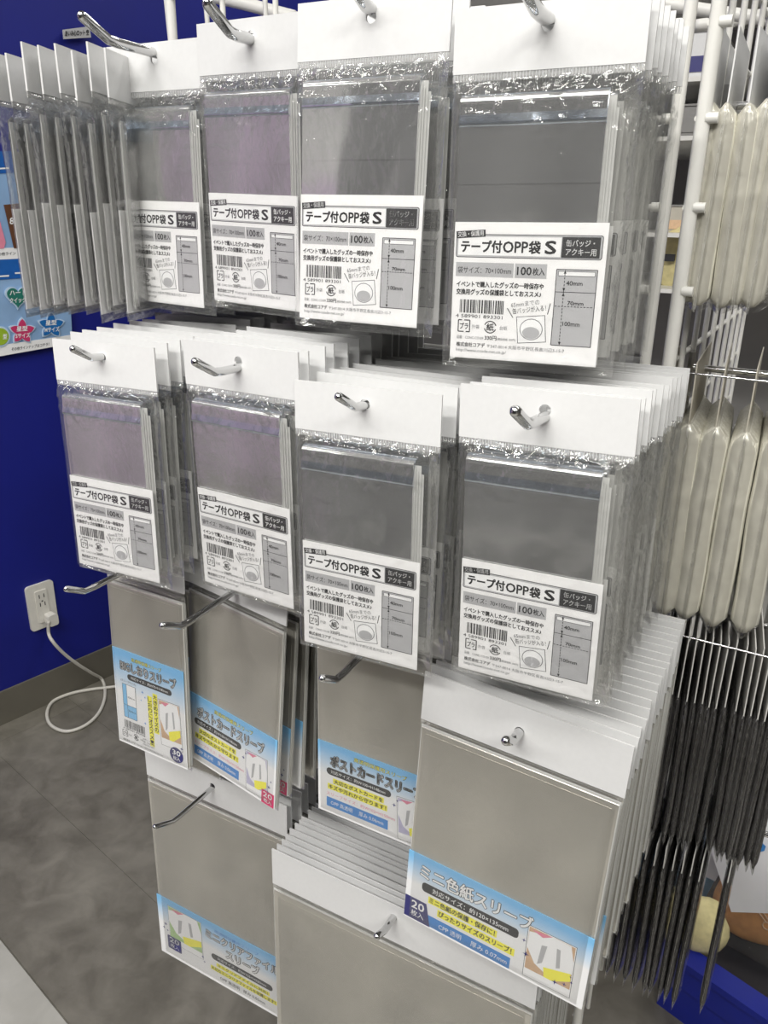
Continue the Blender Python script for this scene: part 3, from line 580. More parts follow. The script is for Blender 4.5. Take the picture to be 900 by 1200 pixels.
sleeve_stack(p42, (-219, 427, -518, 0, -.6, .2), ladder(434, 545, 18), 'large blank sleeve pack', 'the lowest centre hook', 'large blank sleeve pack with plain white header, front of the bottom stack', 0)
# ------------------------------------------------------------------ hooks
def hook(X, tip, bend, Yb, r, label, dz=0.0, back=552):
    t = empty('display_hook', (X*MM, back*MM, CAMH))
    pt = atX(*tip, X*MM); pb = atX(*bend, X*MM); L0 = Vector(t.location)
    # shaft from the bend through to the grid, passing the pack's hole height
    end = Vector((X*MM, back*MM, Yb*MM+CAMH)); pts = [pt, pt.lerp(pb, .82), pb.lerp(pt, .07)+(end-pb)*.0, pb.lerp(end, .035), end]
    t.location = end
    b = MB(); b.tube([q-end for q in pts], r*MM, M['chrome'], 16, round_tip=True); o = b.build('shaft', t); ngon_smooth(o, 60)
    b = MB(); b.box(-7*MM, 7*MM, -1.5*MM, 1.5*MM, -24*MM, 14*MM, M['chrome']); b.box(-7*MM, 7*MM, 1.5*MM, 8*MM, 11*MM, 14*MM, M['chrome']); b.build('mounting_plate', t)
    tag(t, label, 'hook', 'chrome display hooks on the wire grid')
hook(-411, (96, 19), (129, 48), 92, 3.0, 'chrome hook at the top left with its raised tip over the blue wall')
hook(-324.9, (243, 4), (271, 40), 96, 3.2, 'chrome hook through the second header card of the top row')
hook(-234.5, (413, -18), (430, 8), 90, 3.3, 'chrome hook through the third header card of the top row')
hook(-138.8, (612, -22), (630, 14), 82, 3.3, 'chrome hook through the large header card at the top right')
hook(-415.1, (86, 409), (109, 420), -92, 2.4, 'chrome hook through the leftmost header card of the middle row')
hook(-303, (229, 424), (253, 437), -86, 2.5, 'chrome hook through the second header card of the middle row')
hook(-214.5, (397, 465), (418, 478), -98, 2.4, 'chrome hook through the third header card of the middle row')
hook(-116.4, (604, 482), (619, 498), -100, 2.8, 'thick chrome hook through the right header card of the middle row')
hook(-430, (78, 690), (100, 693), -248, 2.3, 'long empty-fronted chrome hook pointing towards the wall outlet')
hook(-348, (191, 733), (213, 734), -252, 2.5, 'long chrome hook in front of the bookmark and postcard sleeves')
hook(-226, (378, 795), (395, 797), -250, 2.4, 'dark chrome hook above the centre postcard sleeve label')
hook(-119, (593, 868), (602, 868), -284, 2.9, 'short chrome hook through the header of the square card sleeves')
hook(-432, (182, 969), (204, 962), -507, 2.3, 'thin chrome hook above the file sleeve pack near the floor')
hook(-219, (442, 1097), (451, 1090), -518, 2.8, 'chrome hook stub through the header of the large blank sleeves')
# ------------------------------------------------------------------ wire grid display tower
GY = 560; PX0, PX1 = -508, -108; ZT, ZB = 330, -745
gp = empty('wire_grid_panel', (PX0*MM, GY*MM, ZB*MM+CAMH))
def wire(p, q, r, parent, name):
    b = MB(); b.tube([Vector(p)*MM-Vector((PX0, GY, ZB))*MM, Vector(q)*MM-Vector((PX0, GY, ZB))*MM], r*MM, M['wire'], 10); o = b.build(name, parent); ngon_smooth(o, 50); return o
wire((PX1, GY, ZB), (PX1, GY, ZT), 3.9, gp, 'edge_post'); wire((PX0+0, GY, ZB), (PX0, GY, ZT), 3.9, gp, 'edge_post')
for x in (-235, -320): wire((x, GY+40, -CAMH*1000), (x, GY+40, ZB+60), 9, gp, 'support_leg')
for i in range(1, 8): wire((PX0+50*i, GY+3, ZB), (PX0+50*i, GY+3, ZT), 2.2, gp, 'upright_wire')
for i in range(28): z = 108-50.5*i+101; wire((PX0, GY-2, z), (PX1-7, GY-2, z), 2.0, gp, 'cross_wire') if z > ZB else None
for i in range(28):
    z = 108-50.5*i+101
    if -60 < z < 250: wire((PX1-8, GY-2, z), (PX1-3, GY-2, z), 3.0, gp, 'wire_end')
tag(gp, 'white wire grid panel the sleeve packs hang on', 'wire panel')
GX = PX1+15
gs = empty('side_grid_panel', (PX0*MM, GY*MM, ZB*MM+CAMH))
wire((GX, GY+4, ZB), (GX, GY+4, ZT), 4.6, gs, 'edge_post')
for i in range(1, 10): wire((GX, GY+4+50*i, ZB), (GX, GY+4+50*i, ZT), 2.2, gs, 'upright_wire')
for i in range(28):
    z = 108-50.5*i+101
    if z > ZB: wire((GX-3, GY+2, z), (GX-3, GY+454, z), 2.0, gs, 'cross_wire')
for i in range(6): wire((GX+2, GY+2, 209-50.5*i), (GX+9, GY+2, 209-50.5*i), 3.2, gs, 'wire_end')
tag(gs, 'white wire side grid running back from the rack corner post', 'wire panel')
# ------------------------------------------------------------------ side packs on the right, seen edge-on
def make_side(name, depth, Hh, hh, T, m, hm, seed, foot=True):
    """pack in the y-z plane; origin at the header's upper front corner (mm)"""
    t = empty(name, (0, 0, 0))
    b = MB(); b.box(-.4*MM, .4*MM, 0, depth*MM, -hh*MM, 0, M[hm]); b.build('header_card', t)
    z0, z1 = -Hh, -hh; vs = []; fs = []; nz = 22; nc = 10
    def ring(z, s_, y0): # lozenge section
        out = []
        for k in range(nc):
            a = 2*math.pi*k/nc; x = math.cos(a)*T/2*s_; yy = math.sin(a); out.append((x*MM, (depth/2+yy*(depth/2-y0) if k not in () else 0)*MM, z*MM))
        return out
    for j in range(nz+1):
        f = j/nz; z = z0+(z1-z0)*f; s_ = min(1, (max(0, f)/.03)**.5*.6+.4, smooth01((1-f)/.06)*.8+.2)*(1+.07*noise.noise(Vector((seed, f*4, 0))))
        # flattened section: wide face, rounded front
        hw = T/2*s_; pts = [(-hw*.25, 0), (hw*.25, 0), (hw*.8, 1.8), (hw, 6), (hw, depth-6), (hw*.3, depth), (-hw*.3, depth), (-hw, depth-6), (-hw, 6), (-hw*.8, 1.8)]
        wob = 1.0*noise.noise(Vector((seed*3.3, f*2.5, 4)))
        vs += [((x+wob)*MM, y*MM, z*MM) for x, y in pts]
    n = 10
    for j in range(nz):
        for k in range(n):
            fs.append((j*n+k, j*n+(k+1) % n, (j+1)*n+(k+1) % n, (j+1)*n+k))
    fs.append(tuple(range(n))[::-1]); fs.append(tuple(range(nz*n, nz*n+n)))
    o = link_mesh('sleeve_bundle', vs, fs, M[m], t, smooth=True)
    # thin bag around it
    vs = []; fs = []; nx = 6; nz = 40
    for side in (-1, 1):
        for j in range(nz+1):
            f = j/nz; z = z0-4+(z1-z0+4)*f
            for i in range(nx+1):
                y = -2.5+(depth+5)*i/nx; e = min(1, i/1.0, (nx-i)/1.0); e *= min(1, smooth01((f)/.03)*.6+.4, smooth01((1-f)/.12)*.95+.05)
                w = .8*abs(noise.noise(Vector((seed*2+side, f*26, i*.9))))*(1.6 if f > .86 or f < .08 else .5)
                vs.append((side*((T/2+.6)*e+w+.05)*MM, y*MM, z*MM))
    n1 = (nx+1)*(nz+1)
    for s_ in (0, 1):
        for j in range(nz):
            for i in range(nx): a = s_*n1+j*(nx+1)+i; fs.append((a, a+1, a+nx+2, a+nx+1))
    for j in range(nz): a = j*(nx+1); fs.append((a, a+nx+1, n1+a+nx+1, n1+a))
    link_mesh('outer_bag', vs, fs, M['film'], t, smooth=True)
    return t
FY = 566
sa = [make_side('thick_sleeve_pack', 90, 158, 40, 14, 'beige', 'card', s_) for s_ in (1, 2)]
sb = [make_side('wide_sleeve_pack', 110, 186, 42, 19, 'beige', 'beigecard', s_) for s_ in (3, 4)]
scc = [make_side('black_sleeve_pack', 110, 186, 56, 5.6, 'black', 'palecard', s_) for s_ in (5, 6, 7)]
sd = [make_side('long_black_sleeve_pack', 120, 160, 22, 5.4, 'black', 'palecard', s_) for s_ in (8, 9)]
def side_row(protos_, us, v, dz, words, cat, group):
    for i, (u, du) in enumerate(us):
        p = atY(u, v, FY*MM); o = take(protos_[i % len(protos_)])
        o.location = (p.x, FY*MM+rnd.uniform(-2, 2)*MM, CAMH+dz*MM+rnd.uniform(-2, 2)*MM); o.rotation_euler = (0, R(rnd.uniform(-.8, .8)), R(rnd.uniform(-1.2, 1.2)+du))
        tag(o, words.format(ORD[i] if i else 'leftmost'), cat, group)
side_row(sa, [(823, 2), (842, 2), (864, -3), (887, 2), (910, -2)], 200, 106, '{} thick clear sleeve pack hung edge-on right of the top corner post', 'sleeve pack', 'thick sleeve packs right of the corner posts')
side_row(sb, [(760, 5), (791, 4), (823, 5), (858, 4), (894, 5)], 600, -88, '{} wide beige sleeve pack hung edge-on in the right middle row', 'sleeve pack', 'wide beige sleeve packs in the right middle row')
side_row(scc, [(u, 7) for u in (742, 750, 758, 766, 774, 782, 791, 800, 809, 818, 827, 836)]+[(u, 6) for u in (848, 858, 867, 876, 885, 894, 903, 912)], 900, -284, '{} black sleeve pack in the edge-on right row under the beige packs', 'sleeve pack', 'black sleeve packs in the third row right')
side_row(sd, [(722+11*i, 0) for i in range(9)], 1080, -478, '{} black sleeve pack in the lowest edge-on row at right', 'sleeve pack', 'black sleeve packs in the lowest row right')
o = copy_tree(sd[0]); p = atY(843, 1080, FY*MM); o.location = (p.x, FY*MM, CAMH-.470); o.rotation_euler = (0, 0, R(-1)); tag(o, 'single thin sleeve pack hanging alone at lower right before the biscuit pack', 'sleeve pack')
def side_hook(u0, v0, z, label, front=FY-1):
    p = atY(u0, v0, front*MM); t = empty('rail_wire', (p.x, front*MM, p.z)); b = MB(); b.tube([(0, 0, 0), (.20, 0, -.002)], .0007, M['chrome'], 8); o = b.build('rail', t); ngon_smooth(o, 60); b = MB(); b.tube([(0, 0, 0), (-.012, .012, 0)], .0007, M['chrome'], 8); b.build('rail_end', t)
    tag(t, label, 'wire')
side_hook(806, 437, 0, 'thin steel wire crossing the beige header cards at right')
side_hook(776, 739, 0, 'thin steel wire crossing the pale headers of the black packs')
for (X, Y, Z, w) in ((GX+4, 620, 70, 'top row thick packs'), (GX+4, 640, -104, 'beige wide packs'), (GX+4, 640, -300, 'black packs'), (GX+4, 640, -492, 'lowest black packs')):
    t = empty('side_hook', (X*MM, Y*MM, CAMH+Z*MM)); b = MB(); b.tube([(.20, 0, .012), (.185, 0, 0), (0, 0, 0)], .0026, M['chrome'], 10, round_tip=True); o = b.build('shaft', t); ngon_smooth(o, 60)
    b = MB(); b.box(-.002, .002, -.007, .007, -.02, .012, M['chrome']); b.build('mounting_plate', t); tag(t, f'chrome side hook carrying the {w} at right', 'hook')
# ------------------------------------------------------------------ room
def slabobj(name, x0, x1, y0, y1, z0, z1, m, X=None):
    b = MB(); b.box(x0, x1, y0, y1, z0, z1, M[m], X); o = b.build(name); tag(o, kind='structure'); return o
fl = slabobj('floor', -4.5, 3.5, -3.2, 4.6, -.06, 0, 'floor')
a = atZ(0, 1100, 0); c = atZ(80, 1200, 0); d = (c-a).normalized(); nrm = Vector((d.y, -d.x, 0))
if nrm.dot(Vector((0, 0, 0))-a) < 0 and False: nrm = -nrm
nrm = Vector((-d.y, d.x, 0)); nrm = nrm if nrm.dot(Vector((-1, -1, 0))) > 0 else -nrm
for k in range(2):
    for j in range(-2, 3):
        b = MB(); q0 = a+d*(j*.9)+nrm*(.0015+k*.62); pts = [q0, q0+d*.897, q0+d*.897+nrm*.617, q0+nrm*.617]
        vs = [Vector((p.x, p.y, z)) for z in (0, .002) for p in pts]; fs = [(4, 5, 6, 7), (0, 1, 5, 4), (1, 2, 6, 5), (2, 3, 7, 6), (3, 0, 4, 7)]
        b.add(vs, fs, M['floor2']); b.build('floor_tile', fl)
sp_ = abs((atZ(107, 840, 0)-a).dot(nrm)); TWD = sp_/2; TL = 1.9
for k in range(-9, 9):
    for j in range(-3, 3):
        q0 = a+d*(j*TL-.55)-nrm*(.0004+(k+1)*TWD); L_ = TL-.0006; W_ = TWD-.0006; pts = [q0, q0+d*L_, q0+d*L_+nrm*W_, q0+nrm*W_]
        if k < 0 or min(p.x for p in pts) < -4.4 or max(p.x for p in pts) > 3.3 or min(p.y for p in pts) < -3 or max(p.y for p in pts) > 3.6: continue
        b = MB(); vs = [Vector((p.x, p.y, z)) for z in (0, .002) for p in pts]; b.add(vs, [(4, 5, 6, 7), (0, 1, 5, 4), (1, 2, 6, 5), (2, 3, 7, 6), (3, 0, 4, 7)], M['floor']); b.build('floor_tile', fl)
WP = atZ(0, 850, 0); WD = (atZ(130, 791, 0)-WP).normalized(); WN = Vector((WD.y, -WD.x, 0))
ang = math.atan2(WD.y, WD.x)
XW = Matrix.Translation(WP) @ Matrix.Rotation(ang, 4, 'Z')
slabobj('wall_left', -1.2, 1.25, 0.0, .1, 0, 2.7, 'wallblue', XW)
BH = atPl(0, 812, WP+WN*.006, WN).z; slabobj('baseboard_left', -1.2, 1.25, -.006, 0, 0, BH, 'base', XW)
slabobj('wall_back', -2.6, 3.5, 3.6, 3.7, 0, 2.7, 'backwall')
slabobj('wall_front', -4.4, 3.4, -3.1, -3.0, 0, 2.7, 'ceil'); slabobj('wall_right', 3.3, 3.4, -3.0, 3.6, 0, 2.7, 'backwall')
ce = slabobj('ceiling', -4.5, 3.5, -3.2, 4.6, 2.70, 2.76, 'ceil')
for i, (lx, ly, lz, la, lb, lr, pw) in enumerate(LAMPS):  # frames for the overhead lamps and the added fill lamps alike
    t = empty('ceiling_and_fill_lamp', (lx, ly, 2.70), (0, 0, lr)); b = MB()
    for s_ in (-1, 1): b.box(-la/2-.03, la/2+.03, s_*(lb/2+.02)-.01, s_*(lb/2+.02)+.01, -.06, 0, M['wire'])
    for s_ in (-1, 1): b.box(s_*(la/2+.02)-.01, s_*(la/2+.02)+.01, -lb/2-.01, lb/2+.01, -.06, 0, M['wire'])
    b.build('frame', t); tag(t, f'unseen frame among the ceiling and added fill lamps, {ORD[i]} of eight', 'lamp', 'ceiling lamps')
# unseen things added across the aisle to colour and darken the bags' reflections
t = empty('purple_reflector', (-2.55, -1.55, 0)); Xb = Matrix.Rotation(R(-8), 4, 'Z')  # unseen purple panel, added so the clear bags reflect lilac
b = MB(); b.box(-1.15, 1.15, -.01, .01, .05, 1.50, M['purple'], Xb); b.build('cloth', t); b = MB()
for s_ in (-1, 1): b.tube([Xb @ Vector((s_*1.17, 0, 0)), Xb @ Vector((s_*1.17, 0, 1.55))], .012, M['wire'], 8)
b.build('stand', t); tag(t, 'added unseen purple banner across the aisle', 'reflector')
t = empty('dark_reflection_cabinet', (-.1, -1.5, 0)); b = MB(); b.box(-1.15, 1.3, -.2, .2, 0, 1.95, M['dark']); b.build('body', t); b = MB()  # unseen dark block, added to give the bundles and chrome contrast
for k in range(4): b.box(-.76, 1.26, .2, .24, .35+k*.42, .37+k*.42, M['wire'])
b.build('shelf_edges', t); tag(t, 'unseen dark cabinet added behind the viewer for dark reflections', 'cabinet')
# ------------------------------------------------------------------ outlet and cord on the blue wall
def onwall(u, v, off=0.0): return atPl(u, v, WP+WN*off, WN)
po = onwall(48, 709); Xo = Matrix.Translation(po) @ Matrix.Rotation(ang, 4, 'Z')
ot = empty('wall_outlet', po, (0, 0, ang))
def rr(w, h, r): return [(cx+r*math.cos(R(a0+k*22.5)), cz+r*math.sin(R(a0+k*22.5))) for cx, cz, a0 in ((w/2-r, -h/2+r, -90), (w/2-r, h/2-r, 0), (-w/2+r, h/2-r, 90), (-w/2+r, -h/2+r, 180)) for k in range(5)]
b = MB(); b.prism(rr(.070, .120, .008), -.007, 0, M['outlet']); o = b.build('cover_plate', ot); ngon_smooth(o, 30)
b = MB(); b.prism(rr(.030, .086, .003), -.010, -.007, M['outlet']); o = b.build('socket_insert', ot)
b = MB()
for z in (.028, .006):
    for x in (-.006, .006): b.box(x-.001, x+.001, -.0104, -.0099, z-.005, z+.005, M['dark'])
b.box(-.002, .002, -.0104, -.0099, .013, .016, M['dark']); b.build('slots', ot)
tag(ot, 'cream wall outlet plate low on the blue wall', 'outlet')
pl = empty('power_plug', onwall(55, 722), (0, 0, ang)); b = MB(); b.prism(rr(.024, .030, .006), -.034, -.0105, M['outlet']); o = b.build('plug_body', pl); ngon_smooth(o, 30)
w0 = onwall(57, 728, .034)-Vector(pl.location)
base = Vector(pl.location)
pts = [w0, onwall(57, 742, .03)-base]
fl_pts = [(120, 797), (123, 815), (116, 835), (100, 850), (78, 857), (60, 850), (55, 836), (62, 822), (82, 813), (106, 808), (132, 805), (165, 800)]
hang = [(62, 752, .05), (75, 766, .05), (92, 779, .045), (108, 789, .03)]
pts += [onwall(u, v, z)-base for u, v, z in hang] + [atZ(u, v, .0065)-base for u, v in fl_pts]
def catmull(P, n=6):
    out = []
    for i in range(len(P)-1):
        p0, p1, p2, p3 = P[max(i-1, 0)], P[i], P[i+1], P[min(i+2, len(P)-1)]
        for k in range(n):
            t_ = k/n; out.append(.5*((2*p1)+(p2-p0)*t_+(2*p0-5*p1+4*p2-p3)*t_**2+(3*p1-p0-3*p2+p3)*t_**3))
    return out+[P[-1]]
b = MB(); b.tube(catmull([Vector(q) for q in pts]), .0042, M['cord'], 8); rot_inv = Matrix.Rotation(-ang, 4, 'Z')
b.v = [rot_inv @ v for v in b.v]; o = b.build('cord', pl, True); tag(pl, 'cream plug in the outlet with its cord looping on the floor', 'plug')
# ------------------------------------------------------------------ poster with acrylic charm shapes on the blue wall
P0 = onwall(84, 400, .012); tposter = empty('charm_poster', P0, (0, 0, ang))
invp = (Matrix.Translation(P0) @ Matrix.Rotation(ang, 4, 'Z')).inverted()
def lp(u, v, off=.0): q = invp @ onwall(u, v, .012); return Vector((q.x, -off, q.z))
def wquad(mb, pts, th, m, off=0):
    vs = [lp(u, v, off+th) for u, v in pts]+[lp(u, v, off) for u, v in pts]; n = len(pts)
    mb.add(vs, [tuple(range(n))[::-1], tuple(range(n, 2*n))]+[(i, (i+1) % n, n+(i+1) % n, n+i) for i in range(n)], m)
b = MB(); wquad(b, [(-40, 178), (72, 176), (84, 402), (-40, 424)], .004, M['postersky']); b.build('board', tposter)
b = MB(); wquad(b, [(-40, 178), (72, 176), (73, 200), (-40, 205)], .001, M['posterblue'], .0045); b.build('header_band', tposter)
b = MB(); wquad(b, [(-40, 306), (80, 300), (81, 322), (-40, 330)], .001, M['posterblue'], .0045); b.build('middle_band', tposter)
b = MB(); wquad(b, [(-40, 292), (79, 288), (80, 300), (-40, 306)], .001, M['white'], .0045); b.build('caption_strip', tposter)
b = MB(); wquad(b, [(-40, 410), (83, 392), (84, 402), (-40, 424)], .001, M['white'], .0045); b.build('caption_strip', tposter)
def lettering_at(txt, u, v, wpx, hpx, m, off, parent, name='lettering', bold=.02, slope=-.06):
    vs, fs, a0, a1, b0, b1 = text_geo(txt, bold); mb = MB()
    mb.add([lp(u+(x-a0)/(a1-a0)*wpx, v-(y-b0)/(b1-b0)*hpx+(x-a0)/(a1-a0)*wpx*slope, off) for x, y in vs], fs, M[m]); return mb.build(name, parent)
def shape_px(kind, cu, cv, r):
    out = []
    for k in range(40):
        a = 2*math.pi*k/40
        if kind == 'star':
            f = abs(((k+0) % 8)-4)/4; rad = r*(.52+.48*f); out.append((cu+rad*math.sin(a), cv-rad*math.cos(a)))
        elif kind == 'heart': out.append((cu+r*.06*16*math.sin(a)**3, cv-r*.06*(13*math.cos(a)-5*math.cos(2*a)-2*math.cos(3*a)-math.cos(4*a))))
        else: out.append((cu+r*math.cos(a), cv+r*math.sin(a)))
    return out
def charm(kind, cu, cv, r, m, name, txts):
    b = MB(); wquad(b, shape_px(kind, cu, cv, r+2.2), .003, M['acryl'], .0045); o = b.build(name, tposter)
    b = MB(); wquad(b, shape_px(kind, cu, cv, r), .001, M[m], .0077); f = b.build('coloured_face', o)
    for (t_, u, v, w, h) in txts: lettering_at(t_, u, v, w, h, 'white', .0092, o)
charm('heart', 19, 347, 13.5, 'heartgreen', 'heart_charm', [('ハート', 9, 346, 19, 6), ('クイック', 9, 355, 19, 6)])
charm('star', 24, 388, 14.5, 'hotpink', 'red_star_charm', [('星型', 17, 388, 13, 6), ('Sサイズ', 16, 396, 17, 6)])
charm('star', 58, 381, 14.5, 'starblue', 'blue_star_charm', [('星型', 51, 381, 13, 6), ('Mサイズ', 50, 389, 17, 6)])
charm('disc', -2, 394, 10, 'limegreen', 'lime_charm', [('型', 1, 397, 5, 6)])
b = MB(); wquad(b, [(3, 240), (24, 238), (24, 290), (15, 291)], .002, M['chocolate'], .0045); o = b.build('brown_charm', tposter); lettering_at('8', 9.5, 263, 5, 8, 'white', .007, o)
b = MB(); wquad(b, [(-12, 262), (-2, 258), (5, 284), (3, 291), (-12, 292)], .002, M['pink'], .0045); b.build('pink_charm', tposter)
lettering_at('その他ラインナップはコチラ！', 12, 411, 44, 4, 'ink', .006, tposter, bold=0.01, slope=-.14); lettering_at('その他ライン', -8, 300, 25, 4, 'ink', .006, tposter, bold=0.01)
lettering_at('ー', -8, 199, 17, 2, 'white', .006, tposter); lettering_at('ー', -8, 325, 17, 2, 'white', .006, tposter); lettering_at('ー', 16, 321, 8, 2, 'white', .006, tposter)
tag(tposter, 'pale blue poster of heart and star charms on the blue wall', 'poster')
# small printed sign high on the blue wall
P1 = onwall(89, 40, .012); ts = empty('small_sign', P1, (0, 0, ang)); b = MB(); wquad(b, [(73, 35), (104, 31), (106, 44), (74, 46)], .003, M['lgrey']); s0 = b.build('plate', tposter)
s0.parent = ts; s0.matrix_local = Matrix.Translation(ts.matrix_basis.inverted() @ P0) if False else Matrix.Identity(4)
sh = (Matrix.Translation(P1) @ Matrix.Rotation(ang, 4, 'Z')).inverted() @ (Matrix.Translation(P0) @ Matrix.Rotation(ang, 4, 'Z'))
s0.data.transform(sh); q = lettering_at('あいみ心ロット 空', 75, 43, 28, 7, 'ink', .0045, ts, bold=.03, slope=-.05); q.data.transform(sh)
tag(ts, 'small grey printed sign high on the blue wall at the top left', 'sign')
# ------------------------------------------------------------------ things behind the rack
def far_tube(pts, r, name, label, Y=None):
    P = [atY(u, v, y) for u, v, y in pts]; t = empty(name, P[0]); b = MB(); b.tube([q-P[0] for q in catmull(P, 5)], r, M['wire'], 12); o = b.build('tube', t, True); tag(t, label, 'rail')
far_tube([(248, -4, .95), (285, 4, .95), (345, 20, .95)], .0075, 'curved_rail', 'thick off-white rail behind the second header card at the top')
far_tube([(196, -8, .75), (204, 70, .75)], .0045, 'upright_rail', 'white upright rail against the blue wall, top left of centre')
far_tube([(240, -8, .9), (246, 60, .9)], .003, 'upright_rail', 'thin white upright behind the hook of the second header card')
far_tube([(310, -8, .9), (314, 60, .9)], .003, 'upright_rail', 'thin white upright crossing the thick rail at the top')
far_tube([(770, 3, .95), (840, 14, .95), (930, 26, .95)], .006, 'top_cross_rail', 'upper off-white rail behind the two corner posts')
far_tube([(815, 30, 1.0), (860, 24, 1.0), (930, 10, 1.0)], .006, 'lower_cross_rail', 'lower off-white rail behind the two corner posts')
def crate(u0, v0, u1, v1, Y, dep, m, name, label, cat, sub=None):
    p = atY(u0, v1, Y); q = atY(u1, v0, Y); t = empty(name, ((p.x+q.x)/2, Y, min(p.z, q.z))); w = abs(q.x-p.x); h = abs(q.z-p.z)
    b = MB(); b.box(-w/2, w/2, 0, dep, 0, h, M[m]); b.build('body', t)
    b = MB(); b.box(-w/2*.96, w/2*.96, -.0015, 0, h*.12, h*.45, M[sub or 'white']); b.build('front_panel', t)
    b = MB(); b.box(-w/2*1.01, w/2*1.01, -.002, dep, h*.94, h, M['shelfgrey']); b.build('lid', t); tag(t, label, cat); return t
zs_ = sorted([atY(815, 92, 1.24).z, atY(815, 160, 1.24).z, atY(797, 272, 1.3).z, atY(792, 334, 1.3).z])
sh = empty('shelf_unit', (.0, 1.22, 0)); b = MB()
for x in (-.62, .62): b.box(x-.012, x+.012, 0, .02, 0, 1.9, M['wire'])
b.build('uprights', sh)
for z in [.3, .55, .8]+zs_+[1.5, 1.75]: b = MB(); b.box(-.6, .6, 0, .38, z-.006, z-.0005, M['wire']); b.build('shelf', sh)
b = MB(); b.box(-.6, .6, .38, .40, 0, 1.9, M['shelfgrey']); b.build('back_panel', sh)
tag(sh, 'white shelving standing behind the wire rack, seen past the posts', 'shelf')
crate(798, 32, 846, 92, 1.24, .2, 'card', 'storage_box', 'white box with a blue and yellow front seen between the posts', 'box', 'navy')
crate(790, 120, 850, 160, 1.24, .2, 'shelfgrey', 'grey_box', 'grey box below the blue and white one behind the posts', 'box', 'shelfgrey')
crate(782, 240, 812, 272, 1.3, .1, 'beigecard', 'small_carton', 'small beige carton seen between the posts at mid height', 'box', 'tan')
def blob(name, c, rx, ry, rz, m, label, cat, seg=16):
    t = empty(name, c); bm = bmesh.new(); bmesh.ops.create_icosphere(bm, subdivisions=3, radius=1)
    for v in bm.verts: n_ = noise.noise(v.co*2.1+Vector(c)*9); v.co = Vector((v.co.x*rx, v.co.y*ry, v.co.z*rz))*(1+.16*n_)
    me = bpy.data.meshes.new('body'); bm.to_mesh(me); bm.free(); me.materials.append(M[m]); me.polygons.foreach_set('use_smooth', [True]*len(me.polygons))
    o = bpy.data.objects.new('body', me); COL.objects.link(o); o.parent = t; tag(t, label, cat); return t
t = blob('plush_toy', atY(792, 302, 1.3), .03, .025, .043, 'cream', 'cream plush toy glimpsed between the two posts', 'plush')
b = MB(); b.box(-.012, .004, -.034, -.028, -.004, .006, M['dark']); b.build('eye_patch', t)
# lower right: blue bin edge, biscuit shaped cushion in film, folded white and blue packet
e0 = atZ(795, 1122, .12); e1 = atZ(935, 1218, .12); dd = (e1-e0).normalized(); nn = Vector((-dd.y, dd.x, 0)); nn = nn if nn.y > 0 else -nn
t = empty('blue_plinth', (e0.x, e0.y, 0)); XB = Matrix(((dd.x, nn.x, 0, 0), (dd.y, nn.y, 0, 0), (0, 0, 1, 0), (0, 0, 0, 1)))
b = MB(); b.box(-.02, .62, 0, .02, 0, .12, M['binblue'], XB); b.box(-.02, .62, -.006, 0, .072, .120, M['binblue'], XB); b.box(-.02, .62, -.012, .024, .118, .130, M['binblue'], XB); o = b.build('front_rim', t)
b = MB(); b.box(-.02, .62, .02, .3, .03, .05, M['dark'], XB); b.build('base_shelf', t); tag(t, 'blue metal plinth rim at the lower right corner', 'plinth')
pb = atZ(888, 1082, .10); t = empty('biscuit_cushion', pb); 
bm = bmesh.new(); bmesh.ops.create_icosphere(bm, subdivisions=4, radius=1)
for v in bm.verts:
    a = math.atan2(v.co.z, v.co.x); k = 1+.10*math.cos(3*a+.6); v.co = Vector((v.co.x*.078*k, v.co.y*.022, v.co.z*.070*k))
me = bpy.data.meshes.new('body'); bm.to_mesh(me); bm.free(); me.materials.append(M['biscuit']); me.polygons.foreach_set('use_smooth', [True]*len(me.polygons))
o = bpy.data.objects.new('body', me); COL.objects.link(o); o.parent = t; t.location.z = .14
b = MB(); Xr = Matrix.Rotation(R(35), 4, 'Y')
def bone(r):
    return [Xr @ Vector((x*1.0, 0, z)) for x, z in []]
for cx in (-.024, .024):
    for cz in (-.006, .006): b.tube([Xr @ Vector((cx+.006*math.cos(k*math.pi/4), -.0235, cz+.006*math.sin(k*math.pi/4))) for k in range(9)], .0012, M['tan'], 6)
b.tube([Xr @ Vector((-.02, -.0235, .003)), Xr @ Vector((.02, -.0235, .003))], .0012, M['tan'], 6); b.tube([Xr @ Vector((-.02, -.0235, -.003)), Xr @ Vector((.02, -.0235, -.003))], .0012, M['tan'], 6)
b.build('bone_mark', t)
vs = []; fs = []
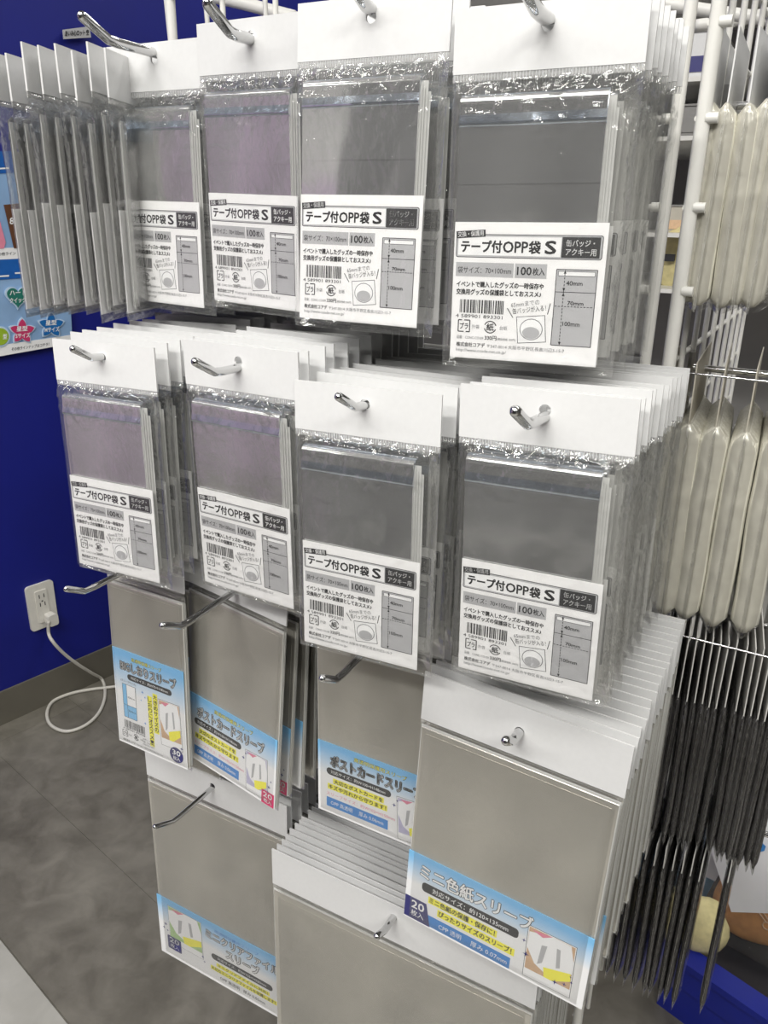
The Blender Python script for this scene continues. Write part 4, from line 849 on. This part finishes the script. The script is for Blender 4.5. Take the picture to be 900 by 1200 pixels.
for s_ in (-1, 1):
    for j in range(13):
        for i in range(13):
            x, z = -.11+.22*i/12, -.095+.19*j/12; e = max(0, 1-(x/.11)**2)*max(0, 1-(z/.095)**2); vs.append((x, s_*(.034*e**.5+.003*abs(noise.noise(Vector((x*40, z*40, s_))))), z))
for s_ in (0, 169):
    for j in range(12):
        for i in range(12): q = s_+j*13+i; fs.append((q, q+1, q+14, q+13))
link_mesh('clear_wrap', vs, fs, M['film'], t, smooth=True); t.rotation_euler = (R(-18), 0, R(-10)); tag(t, 'tan biscuit shaped cushion with bone mark in clear wrap', 'cushion')
def packet(u, v, Z, w, h, rot, m, name, label, txt=None):
    p = atZ(u, v, Z); t = empty(name, p, rot); vs = []; fs = []; n = 10
    for s_ in (-1, 1):
        for j in range(n+1):
            for i in range(n+1): x, z = -w/2+w*i/n, -h/2+h*j/n; e = max(0, 1-(2*x/w)**2)*max(0, 1-(2*z/h)**2); vs.append((x, s_*(.016*e+.0006), z))
    for s_ in (0, (n+1)**2):
        for j in range(n):
            for i in range(n): q = s_+j*(n+1)+i; fs.append((q, q+1, q+n+2, q+n+1))
    link_mesh('packet_body', vs, fs, M[m], t, smooth=True)
    b = MB(); b.box(-w*.42, w*.42, -.0185, -.0175, -h*.05, h*.28, M['sky' if m == 'white' else 'white']); b.build('printed_band', t) if m != 'white' else None
    if txt:
        vs, fs, a0, a1, b0, b1 = text_geo(txt, .04); b = MB(); b.add([((x-a0)/(a1-a0)*w*.5-w*.3, -.0195, (y-b0)/(b1-b0)*h*.14+h*.05) for x, y in vs], fs, M['blue']); b.build('lettering', t)
    tag(t, label, 'packet')
packet(885, 1000, .26, .14, .19, (R(-10), R(-30), R(-6)), 'white', 'white_packet', 'white packet with blue letters hanging behind the black packs', 'Co')
packet(826, 1015, .10, .05, .16, (R(-8), R(14), R(8)), 'sky', 'blue_packet', 'slim blue packet beside the white one behind the black packs')
blob('cream_pouch', atZ(822, 1085, .16), .04, .03, .05, 'cream', 'pale cream pouch behind the lowest black packs at right', 'pouch')
